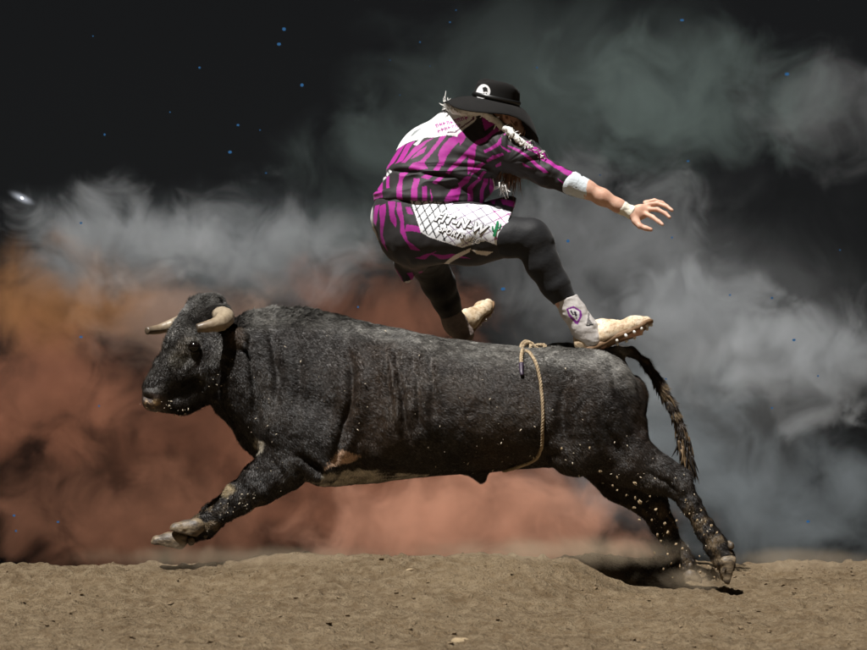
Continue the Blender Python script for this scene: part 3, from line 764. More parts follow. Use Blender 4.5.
# body: one continuous figure --------------------------------------
def build_man_body():
    f = Field(P(362, 366, -.30), P(684, 84, .78), .0042)
    f.ell(P(462, 154, .04), (.24, .165, .115), .04, TORSO)
    f.chain([(P(462, 154, .04), .12), (P(435, 186, .03), .115), (P(416, 226, .02), .115)], .05, .95)
    f.rc(P(458, 141, .14), P(503, 149, -.05), .06, .062, .05)
    f.chain([(P(486, 134, .01), .062), (P(497, 124, .0), .056), (P(503, 119, -.005), .058)], .03)
    # head
    f.ell(P(498, 113, -.005), (.090, .074, .082), .02, rows((.8, .1, -.6), (0, 1, 0), (.6, 0, .8)))
    f.rc(P(506, 121, .0), P(513, 131, .005), .058, .045, .03, .9)
    f.rc(P(516, 127, .01), P(521, 132, .012), .014, .016, .02)                      # nose
    f.rc(P(514, 119, -.03), P(515, 119, .04), .014, .014, .015)                     # brow
    f.ell(P(514.5, 123.5, -.032), (.014, .016, .012), .01, op='sub'); f.ell(P(514.5, 123.5, .05), (.014, .016, .012), .01, op='sub')
    f.rc(P(516, 137, -.02), P(517, 137, .03), .008, .008, .01)                  # lips
    for s in (-1, 1):                                                               # ears
        y = -.08 if s < 0 else .072
        f.ell(P(506, 118, y - .006 * (s < 0)), (.020, .014, .029), .01, rows((.95, 0, .25), (0, 1, 0), (-.25, 0, .95)))
        f.ell(P(506.5, 117.2, y + .010 * s), (.008, .008, .015), .006, op='sub')
    # right arm and hand
    f.chain([(P(505, 149, -.06), .062), (P(545, 171.5, -.10), .032), (P(570, 183, -.12), .031), (P(586, 189, -.125), .0365), (P(602, 197, -.13), .0325), (P(618, 205.5, -.13), .0262), (P(631, 212, -.13), .0245)], .02)
    f.ell(P(640, 212, -.132), (.042, .0165, .033), .012, rows((.96, 0, .25), (0, 1, 0), (-.25, 0, .96)))
    f.rc(P(632, 214, -.14), P(637, 222, -.15), .018, .015, .012)
    FG = [[(646, 205, -.125, .0105), (657, 203.3, -.135, .0095), (666.5, 206.3, -.15, .0085), (672, 210.3, -.165, .0075)],
          [(647, 209, -.132, .0105), (657.5, 209.5, -.15, .0095), (665.5, 213.5, -.17, .0085), (669.5, 217.3, -.185, .0075)],
          [(645, 213.5, -.14, .0105), (652.5, 217, -.165, .0095), (658.5, 221.5, -.19, .0085), (662.5, 224.5, -.20, .0075)],
          [(645, 202.5, -.112, .0095), (654.5, 200.5, -.108, .0085), (662, 202.5, -.115, .0075), (666.5, 205.5, -.125, .0068)],
          [(635, 221, -.15, .014), (640, 226, -.165, .0115), (646, 228.3, -.175, .0105), (651, 229.6, -.18, .0085)]]
    for g in FG: f.chain([(P(*q[:3]), q[3]) for q in g], .006)
    # left arm, reaching away
    f.chain([(P(456, 142, .15), .06), (P(462, 166, .36), .04), (P(474, 158, .56), .027)], .02)
    f.ell(P(478, 155, .585), (.035, .02, .035), .012)
    for q, (a, b) in enumerate(((484, 148), (487, 152), (488, 157), (486, 162), (474, 146))):
        f.chain([(P(479, 155, .59), .011), (P(a, b, .61), .0095), (P(a + 5, b + 2, .625), .0075)], .008)
    # legs
    f.chain([(P(424, 234, -.05), .085), (P(512, 237, -.12), .068), (P(530, 238, -.13), .058), (P(542, 262, -.12), .053), (P(566, 301, -.10), .038), (P(586, 331, -.09), .042), (P(600, 342, -.085), .032)], .03)
    f.rc(P(588, 340, -.09), P(638, 330, -.09), .030, .024, .02)
    f.chain([(P(420, 240, .10), .085), (P(426, 258, .34), .07), (P(440, 285, .46), .056), (P(451, 314, .57), .040), (P(461, 331, .62), .038)], .03)
    f.rc(P(461, 331, .62), P(483, 314, .73), .030, .022, .02)
    return f.mesh()
v, q = build_man_body(); v = relax(v, q, 1, .4)
me = mesh_np('body', v, q)
t = NT('skin'); co = t.obj()
g = t.noise(co, 30, 4); g2 = t.noise(co, 260, 2)
c = t.ramp(g, [(.3, (.50, .27, .19)), (.5, (.60, .36, .26)), (.7, (.66, .42, .32))])
SKIN = t.principled(c, .5, .4, t.bump(g2, .12, .004), Subsurface_Weight=.12, Subsurface_Radius=(.012, .005, .003), Subsurface_Scale=.5)
person_body = mpart('body', me, SKIN)

# polygons of flat print -------------------------------------------
def inpoly(x, y, poly):
    r = np.zeros(len(x), bool); n = len(poly)
    for i in range(n):
        (x1, y1), (x2, y2) = poly[i], poly[(i + 1) % n]
        if y1 == y2: continue
        c = ((y1 > y) != (y2 > y)) & (x < (x2 - x1) * (y - y1) / (y2 - y1) + x1)
        r ^= c
    return r
MAG = np.array([.36, .018, .26]); BLK = np.array([.020, .018, .019]); WHT = np.array([.78, .78, .80])
SHIRT_STRIPES = [
    [(401, 146), (408, 144), (390, 169), (384, 170)], [(408, 146), (415, 143), (403, 164), (395, 166)], [(416, 149), (434, 139), (420, 152), (406, 166), (402, 166)],
    [(420, 153), (427, 148.5), (424, 156), (411, 163)], [(441, 137.5), (447, 137.5), (434, 155), (423, 167), (417, 168), (430, 154)],
    [(461, 133), (465.8, 140.5), (459.4, 150), (458.5, 145), (445.5, 161.7), (443.7, 169), (440, 169), (438, 158), (448, 141.4), (456.6, 138.6)],
    [(503, 128), (499, 128.5), (488, 137.7), (475, 145), (468, 152.5), (445.5, 176.8), (449, 178), (467, 160), (468, 178), (472.5, 174), (476, 150), (489, 141.5), (504, 131.5)],
    [(481, 116), (487, 124.8), (495.4, 123), (499, 125), (484.3, 134), (482.4, 127.5)], [(482.4, 154.3), (495.4, 148.7), (501, 140.4), (500, 149.7), (495.4, 152.4), (483.4, 157.5)],
    [(504.6, 135), (509, 132), (513.8, 140.4), (502.7, 139.5)], [(500, 150.6), (504.6, 153.4), (510, 156), (508, 158), (500.4, 152.4)],
    [(515, 142.8), (523, 144), (537, 154), (550.7, 165.8), (573, 179.6), (570, 184), (548.4, 170), (528.8, 156)], [(505.8, 150), (512.7, 151.5), (532, 164.6), (547, 178), (541.5, 178), (526.5, 164)],
    [(519.6, 167.5), (533.4, 173.8), (522, 171)], [(554, 182.5), (565, 189.4), (562, 190.5)], [(570, 171.7), (578.4, 173.8), (576, 176.5)],
    [(377, 182), (383, 182), (383, 191), (377.6, 191)], [(387, 177.7), (390.5, 177.7), (391, 191), (387.3, 191)], [(401, 175.5), (408, 175.5), (404, 184), (403, 194), (397.5, 194), (400, 184)],
    [(414, 182.3), (420.6, 182.3), (417.5, 195), (411.8, 194.5)], [(422.4, 191.5), (427, 190.6), (428, 198), (423.4, 197)], [(430, 191.5), (436.8, 199), (432, 199)],
    [(421.5, 181.4), (427, 177.7), (432.6, 178.6), (429, 184)], [(432.6, 187), (440, 179.5), (444.6, 179.5), (436.3, 188.7)], [(432.6, 174), (440, 163.8), (447, 150), (445.5, 163.8), (438, 175)],
    [(408.6, 173), (413, 166.6), (422.4, 163.8), (428, 172), (418, 174)], [(374, 192), (384, 191), (384, 195), (373, 196)],
    [(442.8, 194.3), (458.5, 189.7), (458.5, 187), (466.8, 179.5), (471, 179.5), (468.6, 186), (462, 190.6), (456.6, 194.8), (444, 196.5)], [(474, 171), (481.5, 166.6), (484.3, 168.4), (477, 175), (470.4, 178.6)],
    [(482.4, 174.4), (486, 175), (477, 187), (470.4, 195), (465.8, 194.3), (474, 185)], [(483.4, 181.4), (488, 181), (481.5, 197), (475.5, 206.7), (471.3, 205.8), (478.2, 196)],
    [(489.4, 180.4), (493.5, 181.4), (490.9, 194.3), (488, 193.4)], [(459.4, 197), (466.8, 198), (468.6, 203)], [(485, 164.8), (491.7, 160), (501.8, 158), (502.7, 160), (491.7, 164), (486, 167)], [(494.4, 169), (500, 166.3), (500, 169.5), (495.4, 171.3)]]
PATCH = [(390, 152), (400, 133), (418, 120), (440, 111), (473, 115.5), (475.5, 121), (474, 124), (456.5, 140), (447, 138.5), (430, 139.5), (415, 142.5), (400, 148)]
PATCH_LINE = [(470.5, 118), (473, 118.5), (473.2, 122), (455.5, 137), (447, 136.6), (447, 135.8), (455, 135.8), (471.5, 121.5)]
def shirt_color(v, nrm):
    ux, uy = px_of(v)
    w = v * 1.0
    ux = ux + 0.7 * vnoise(w, 28, 1); uy = uy + 0.7 * vnoise(w, 28, 2)
    uy = np.where(uy > 192, 192 + (uy - 192) * .18, uy)
    col = np.tile(BLK, (len(v), 1))
    near = nrm[:, 1] < .35
    m = np.zeros(len(v), bool)
    for p in SHIRT_STRIPES: m |= inpoly(ux, uy, p)
    # the far half of the jersey carries the same kind of slanting stripes
    far = (np.mod(ux * .8 + uy * .55 + 4 * vnoise(w, 9, 7), 13) < 5.5)
    m = np.where(near, m, far)
    col[m] = MAG
    pt = inpoly(ux, uy, PATCH) & near; col[pt] = WHT
    # two lines of small magenta lettering marks and a grey emblem on the white yoke
    a = math.radians(-13); cu = (ux - 436) * math.cos(a) + (uy - 131) * math.sin(a); cv = -(ux - 436) * math.sin(a) + (uy - 131) * math.cos(a)
    for r0, r1, u0, u1, sd_ in ((-5.2, -1.0, 0, 33, 1), (1.0, 5.0, -1, 24, 2)):
        k = np.floor(cu / 3.7); fr = cu / 3.7 - k; hv = (cv - r0) / (r1 - r0)
        h_ = np.mod(np.sin(k * 12.99 + sd_ * 7.1) * 43758.5, 1.0)
        st_ = ((fr > .12) & (fr < .36)) | ((np.abs(hv - np.where(h_ > .5, .12, .5)) < .17) & (fr < .8)) | ((fr > .58) & (fr < .8) & (h_ > .35))
        col[pt & (cu > u0) & (cu < u1) & (cv > r0) & (cv < r1) & st_] = MAG * .9
    col[pt & inpoly(ux, uy, PATCH_LINE)] = np.array([.10, .012, .06])
    col[pt & inpoly(ux, uy, [(410, 137.5), (414, 132), (420, 128.5), (421, 130), (417, 134), (413, 137.5)])] = np.array([.25, .27, .27])
    col[near & inpoly(ux, uy, [(414, 146.5), (421, 140), (424, 141), (417, 148)])] = WHT
    # white maker's mark at the tail of the jersey
    wm = inpoly(ux, uy, [(377, 180), (391, 170.5), (393, 173.5), (388, 178), (380, 182.5)]) & near & (np.mod(ux * .9 - uy * .5, 4.2) < 3.0)
    col[wm] = WHT * .85
    return col
t = NT('jersey_cloth'); at = t.attr('print'); co = t.obj(); wv = t.noise(co, 420, 2); w2 = t.noise(co, 40, 3)
c = t.mix(1.0, at.outputs['Color'], t.ramp(w2, [(.3, (.86, .86, .86)), (.7, (1.1, 1.1, 1.1))]), 'MULTIPLY')
CLOTH = t.principled(c, .62, .32, t.bump(wv, .18, .003), Sheen_Weight=.08, Sheen_Roughness=.5)

# jersey ------------------------------------------------------------
f = Field(P(364, 216, -.30), P(588, 100, .42), .0032)
f.rc(P(462, 153, .04), P(434, 186, .03), .190, .195, .05, .74)
f.rc(P(434, 186, .03), P(429, 206, .03), .198, .232, .05, .72)
f.ell(P(463, 152, .04), (.25, .185, .135), .05, TORSO)
f.rc(P(452, 143, .15), P(500, 150, -.05), .100, .085, .06)
f.ell(P(427, 152, .05), (.107, .10, .105), .05)
f.chain([(P(480, 138, .02), .09), (P(492, 128, .0), .068)], .05)
f.chain([(P(503, 149, -.06), .092), (P(522, 158, -.08), .072), (P(546, 172.5, -.10), .055), (P(584, 189, -.12), .0460)], .03)
f.chain([(P(454, 146, .15), .085), (P(462, 164, .32), .062)], .04)
f.rc(P(428, 236, .03), P(430, 197, .03), .225, .20, .02, .70, 'sub')                  # open at the hem
f.plane(P(429, 202.5, 0), (-.05, 0.0, -1))
f.plane(P(578, 186, -.12), (.90, 0, -.42), P(560, 215, -.3), P(600, 150, .1))
f.rc(P(496, 124, 0), P(512, 108, -.01), .058, .075, .012, 1.0, 'sub')                # neck opening
v, q = f.mesh(); v = relax(v, q, 1, .5)
me = mesh_np('jersey', v, q)
V = vcoords(me); N = vnormals(me); ux, uy = px_of(V)
ax = (V - np.array(P(505, 165, -.1)))
r_ = np.linalg.norm(ax, axis=1); ang = np.arctan2(ax[:, 2], ax[:, 0])
dsp = .006 * vnoise(np.stack([ang * 3.2, r_ * 3, 0 * r_], 1), 2.2, 8) * sstep(.45, .16, r_) * sstep(.03, .13, r_)       # pulls radiating from the armpit
dsp += .0075 * (1 - 2 * np.abs(vnoise(V * np.array([.35, .6, 1.3]) + .04 * np.stack([vnoise(V, 6, 1)] * 3, 1), 15, 12))) * sstep(160, 178, uy) * sstep(510, 490, ux)  # sag folds at the waist
dsp += .004 * fbm(V * np.array([1, 1, .6]), 10, 3, 20)
crease = np.exp(-((uy - (173 + (ux - 395) * .13)) / 1.6) ** 2) * sstep(388, 400, ux) * sstep(480, 455, ux)
dsp -= .011 * crease; dsp += .006 * np.exp(-((uy - (169 + (ux - 395) * .13)) / 3.0) ** 2) * sstep(385, 400, ux) * sstep(480, 455, ux)
slv = sstep(505, 520, ux); dsp += .003 * vnoise(V @ np.array([[.85, 0, -.5], [0, 1, 0], [.15, 0, .26]]).T, 45, 33) * slv
displace(me, dsp)
set_color(me, 'print', shirt_color(V, N))
shirt = mpart('jersey', me, CLOTH)
shirt_bvh = BVHTree.FromPolygons([tuple(p) for p in vcoords(me)], q.tolist())

# rolled cuff and wrist tape
def sleeve_band(name, pts, mat, ridges=0, thick=.0, parent=None):
    pa = spline([tuple(p) + (r,) for p, r in pts], 30)
    v, q = tube(pa[:, :3], pa[:, 3] + (.0012 * np.sin(np.linspace(0, 1, 30) * ridges * 6.28) if ridges else 0), 28)
    v = v + .0012 * fbm(v, 60, 2, 5)[:, None]
    return mpart(name, mesh_np(name, v, q), mat)
CUFF = simple_mat('cuff_cloth', (.60, .66, .70), .7, .2, 70, .35, .12)
TAPE = simple_mat('wrist_tape', (.74, .71, .60), .75, .2, 90, .4, .08)
sleeve_band('cuff', [(P(570, 182.4, -.118), .0470), (P(571, 182.9, -.119), .0485), (P(579, 186.4, -.122), .0455), (P(587.5, 190, -.125), .0425), (P(588.2, 190.3, -.125), .0395)], CUFF, 1)
sleeve_band('wrist_tape', [(P(617.5, 205.3, -.13), .0268), (P(619, 206, -.13), .0285), (P(625, 209.3, -.13), .0280), (P(631.5, 212.6, -.13), .0282), (P(633, 213.3, -.13), .0262)], TAPE, 3)

# shorts ------------------------------------------------------------
PANEL = [(409.6, 200), (451, 199), (453, 208), (498, 210), (520, 215), (513, 256), (484.5, 245.5), (461.5, 252), (429, 241), (421, 236)]
SHORT_STRIPES = [[(375, 206), (380, 206), (377, 228), (374, 224)], [(380, 208), (387, 206), (383.5, 238), (387, 254), (381, 242)], [(389, 204), (396, 205), (396.5, 231), (391, 224)],
    [(397, 206), (402, 205), (404.5, 228), (408.5, 244), (422, 254), (411, 252), (402, 237)], [(406, 210), (411, 210), (413.5, 218), (408, 217)], [(407, 228), (420, 231), (421, 237), (406, 235)], [(415, 261), (438, 253.5), (426, 261)],
    [(500, 199), (516, 203), (517, 210), (503, 206)], [(488, 200), (497, 196), (494, 206)], [(430, 256), (452, 258), (470, 262), (440, 261)], [(377, 240), (380, 246), (388, 262), (384, 262)], [(404, 272), (418, 276), (414, 281), (402, 277)], [(400, 281), (404, 286), (398, 284)]]
def shorts_color(v, nrm):
    ux, uy = px_of(v); near = (nrm[:, 1] < .4) & (v[:, 1] < .2)
    col = np.tile(BLK, (len(v), 1)); m = np.zeros(len(v), bool)
    jx, jy = ux + .9 * vnoise(v, 25, 3), uy + .9 * vnoise(v, 25, 4)
    for p in SHORT_STRIPES: m |= inpoly(jx, jy, p)
    far = np.mod(ux * .9 - uy * .5 + 4 * vnoise(v, 9, 9), 12) < 5
    m = np.where(near, m, far)
    col[m] = MAG * .85
    pn = inpoly(ux + .5 * vnoise(v, 20, 5), uy + .5 * vnoise(v, 20, 6), PANEL) & near
    col[pn] = np.array([.80, .82, .86])
    a = math.radians(11); cu = (ux - 410) * math.cos(a) + (uy - 205) * math.sin(a); cv = -(ux - 410) * math.sin(a) + (uy - 205) * math.cos(a)
    left = ux < 447
    pu = np.where(left, 8.2, 14.0); pv = np.where(left, 12.5, 10.5)
    g1 = np.abs(np.mod(cu / pu + cv / pv, 1) - .5); g2 = np.abs(np.mod(cu / pu - cv / pv, 1) - .5)
    wln = np.where(left, .085, .052)
    ln_ = (g1 < wln) | (g2 < wln)
    lc = np.where(left[:, None], np.array([.012, .012, .014]), np.where((ux < 492)[:, None], np.array([.26, .20, .30]), MAG * .8))
    col = np.where((pn & ln_)[:, None], lc, col)
    ed = inpoly(ux, uy, PANEL) & ~inpoly((ux - 465) * 1.035 + 465, (uy - 228) * 1.05 + 228, PANEL) & near
    col[ed] = np.array([.8, .8, .82])
    col[near & inpoly(ux, uy, [(371, 205), (373, 205), (373, 226), (383, 254), (380, 254), (370, 228)])] = np.array([.55, .55, .55])
    tr = near & (inpoly(ux, uy, [(442, 266.5), (455, 258.5), (470, 252.5), (469, 256), (456, 262.5), (443, 268)]) | inpoly(ux, uy, [(470, 254), (482, 255), (492, 255.5), (486, 259), (476, 257.5)]))
    col[tr] = np.array([.70, .64, .58])
    hem_l = (v[:, 1] > .1) & inpoly(ux, uy, [(404, 277), (412, 275), (416, 279), (408, 284)])
    col[hem_l] = np.array([.75, .68, .64])
    return col
f = Field(P(364, 292, -.28), P(530, 190, .48), .0032)
f.rc(P(406, 218, .02), P(412, 234, .01), .146, .138, .05, .95)
f.rc(P(424, 208, .02), P(420, 225, .02), .155, .15, .05, .85)
f.rc(P(430, 232, -.05), P(470, 234, -.09), .132, .124, .05, .85); f.rc(P(470, 234, -.09), P(526, 235, -.12), .122, .083, .04, .9)
f.rc(P(478, 216, .0), P(509, 209.5, .02), .05, .056, .03)
f.rc(P(416, 240, .10), P(414, 256, .25), .115, .080, .05)
f.rc(P(402, 262, .22), P(407, 277, .24), .034, .024, .03)
f.plane(P(519.5, 236, -.1), (.97, 0, .17), P(500, 275, -.28), P(530, 212, .1))
f.plane(P(514, 205, .0), (.9, 0, -.3), P(505, 216, -.28), P(530, 190, .2))
f.rc(P(530, 235.5, -.12), P(502, 235, -.108), .074, .085, .01, .9, 'sub')
f.plane(P(430, 199, 0), (0, 0, 1), P(364, 203, -.28), P(470, 180, .48))
v, q = f.mesh(); v = relax(v, q, 1, .5)
me = mesh_np('shorts', v, q)
V = vcoords(me); N = vnormals(me); ux, uy = px_of(V)
dsp = .0045 * vnoise(V * np.array([1.5, 1, .35]), 17, 3) * sstep(430, 405, ux) + .0045 * vnoise(V @ np.array([[.5, 0, .4], [0, 1, 0], [-.8, 0, 1.2]]).T, 14, 5) * sstep(405, 430, ux) + .002 * fbm(V, 18, 2, 9)
displace(me, dsp)
set_color(me, 'print', shorts_color(V, N))
shorts = mpart('shorts', me, CLOTH)
sh_v = vcoords(me); shorts_bvh = BVHTree.FromPolygons([tuple(p) for p in sh_v], q.tolist())

# lettering on the shorts: flat glyphs laid on the cloth
def text_mesh(name, s, size, offs, shear=.25, space=1.0):
    cu = bpy.data.curves.new(name, 'FONT'); cu.body = s; cu.size = size; cu.offset = offs; cu.shear = shear; cu.align_x = 'CENTER'; cu.align_y = 'CENTER'; cu.space_character = 1.1
    cu.resolution_u = 3
    o = bpy.data.objects.new(name, cu); COL.objects.link(o)
    dg = bpy.context.evaluated_depsgraph_get(); me = bpy.data.meshes.new_from_object(o.evaluated_get(dg))
    bpy.data.objects.remove(o)
    return me
def lay_on(me, bvh, px, py, angle, lift, depth0=-1.0):
    """turn flat glyphs (x right, y up) into glyphs lying on the garment's outer side"""
    bm = bmesh.new(); bm.from_mesh(me)
    bmesh.ops.triangulate(bm, faces=bm.faces[:])
    for _ in range(4):
        bmesh.ops.subdivide_edges(bm, edges=[e for e in bm.edges if e.calc_length() > .004], cuts=1, use_grid_fill=False)
        bmesh.ops.triangulate(bm, faces=bm.faces[:])
    c0 = P(px, py, -.1); ca, sa = math.cos(angle), math.sin(angle)
    for vv in bm.verts:
        x, z = vv.co.x * ca + vv.co.y * sa, -vv.co.x * sa + vv.co.y * ca
        o = Vector((c0.x + x, depth0, c0.z + z)); hit = bvh.ray_cast(o, Vector((0, 1, 0)))
        vv.co = (hit[0] + hit[1] * lift * (1 if hit[1].y < 0 else -1)) if hit[0] else Vector((o.x, -.2, o.z))
    bm.to_mesh(me); bm.free()
    return me
INKW = simple_mat('print_white', (.82, .82, .84), .6, .3); INKB = simple_mat('print_black', (.012, .012, .013), .6, .3); INKG = simple_mat('print_green', (.01, .19, .07), .55, .3); INKP = simple_mat('print_purple', (.28, .03, .30), .6, .3)
for s, size, px, py, ang in (('FIT-N-W', .051, 459.5, 225.5, 17), ('SPORTS MED', .028, 459, 237.5, 19)):
    a = math.radians(ang)
    mpart('lettering_outline', lay_on(text_mesh('lettering_outline', s, size, .0044 * size / .05), shorts_bvh, px + .1, py + .2, a, .0026), INKB, None)
    mpart('lettering', lay_on(text_mesh('lettering', s, size, .0019 * size / .05), shorts_bvh, px, py, a, .0040), INKW, None)
def poly_mesh(name, polys):
    """flat polygons given in photo pixels about a centre"""
    bm = bmesh.new()
    for p in polys: bm.faces.new([bm.verts.new((x * M_PX, -y * M_PX, 0)) for x, y in p])
    me = bpy.data.meshes.new(name); bm.to_mesh(me); bm.free()
    return me
cact = poly_mesh('emblem', [[(-1.2, 8), (1.4, 8), (1.6, -6), (.6, -8), (-.8, -7)], [(1.4, 1), (4, -1), (4.6, -5), (3.4, -6), (2.8, -2), (1.5, -.5)], [(-1.0, 3.5), (-3.6, 2), (-4.2, -1), (-3.0, -1.6), (-2.4, 1), (-1.0, 1.8)]])
mpart('emblem', lay_on(cact, shorts_bvh, 495, 231, math.radians(14), .004), INKG)

# tights ------------------------------------------------------------
TIGHT = simple_mat('tights_cloth', (.011, .0115, .013), .65, .25, 35, .2, .15, Sheen_Weight=.08)
f = Field(P(395, 325, -.24), P(592, 205, .70), .004)
f.chain([(P(440, 236, -.06), .09), (P(512, 237.5, -.12), .078), (P(529, 238, -.13), .071), (P(536, 244, -.13), .066), (P(542.5, 263, -.12), .066), (P(554.5, 284, -.11), .056), (P(569, 306, -.10), .046)], .035)
f.ell(P(535, 234, -.15), (.045, .045, .045), .04)
f.plane(P(566, 299.5, -.1), (.40, 0, -.92), P(540, 325, -.24), P(592, 280, .1))
f.chain([(P(424, 250, .22), .085), (P(427, 259, .34), .082), (P(439, 284, .45), .070), (P(446, 300, .51), .057), (P(453, 318, .575), .050)], .03)
f.plane(P(449.5, 313.5, .56), (.36, .36, -.86), P(420, 335, .2), P(480, 295, .7))
v, q = f.mesh(); v = relax(v, q, 1, .5)
me = mesh_np('tights', v, q); V = vcoords(me)
displace(me, .0014 * vnoise(V @ np.array([[.4, 0, .3], [0, 1, 0], [-.9, 0, 1.2]]).T, 24, 4) + .0007 * fbm(V, 20, 2, 2))
mpart('tights', me, TIGHT)

# socks -------------------------------------------------------------
t = NT('sock_knit'); at = t.attr('print'); co = t.obj(); SOCK = t.principled(t.mix(1.0, at.outputs['Color'], t.ramp(t.noise(co, 60, 3), [(.3, (.8, .8, .8)), (.7, (1.1, 1.1, 1.1))]), 'MULTIPLY'), .85, .15, t.bump(t.noise(t.mapped(co, (1, 1, .3)), 260, 2), .3, .004))
def sock(pts, cut_p, cut_n, marks, base):
    ps = np.array([tuple(p) for p, r in pts]); f = Field(ps.min(0) - .08, ps.max(0) + .08, .003)
    f.chain(pts, .02); f.plane(cut_p, cut_n)
    v, q = f.mesh(); v = relax(v, q, 1, .5); me = mesh_np('sock', v, q)
    V = vcoords(me); ux, uy = px_of(V); displace(me, .002 * vnoise(V, 30, 5) + .0012 * vnoise(V * np.array([.5, 1, 1.5]), 60, 6))
    col = np.tile(np.array(base), (len(V), 1)) * (1 + .12 * fbm(V, 14, 3, 4))[:, None]
    for poly, cc in marks: col[inpoly(ux, uy, poly) & (vnormals(me)[:, 1] < .3)] = cc
    set_color(me, 'print', col)
    return mpart('sock', me, SOCK)
MK = [([(564, 311), (571, 308.5), (573, 309.5), (579, 313), (579.5, 318), (575.5, 326.5), (573.5, 326), (566, 318)], (.22, .04, .28)), ([(566, 312), (571, 310.5), (577, 314), (577, 318), (574.5, 323.5), (568, 317)], (.78, .76, .78)),
      ([(567.5, 313), (569, 312.5), (571.5, 317), (570, 317.5)], (.03, .02, .04)), ([(571, 314.5), (573, 313.5), (575, 318), (573, 319)], (.03, .02, .04)), ([(573, 319.5), (575, 319), (574.5, 322)], (.03, .02, .04)),
      ([(581, 299), (585, 302), (583, 303.5)], (.02, .02, .02)), ([(587.5, 308), (590, 308.5), (594, 314), (592, 314.5)], (.02, .02, .02)), ([(586, 314), (587.4, 315), (587, 321), (590.5, 326.5), (585, 326), (583.5, 328), (585, 321)], (.16, .15, .15)), ([(583, 327), (591, 325.5), (591, 327), (585, 328.5)], (.03, .03, .03))]
sock([(P(563, 293, -.103), .0475), (P(573, 311, -.10), .049), (P(584, 328, -.092), .052), (P(591, 338, -.09), .050)], P(566, 299, -.1), (-.40, 0, .92), MK, (.55, .52, .50))
sock([(P(446.5, 305, .53), .050), (P(455, 323, .59), .051), (P(463, 334, .62), .049)], P(449.5, 313.5, .56), (-.36, -.36, .86), [], (.27, .22, .195))

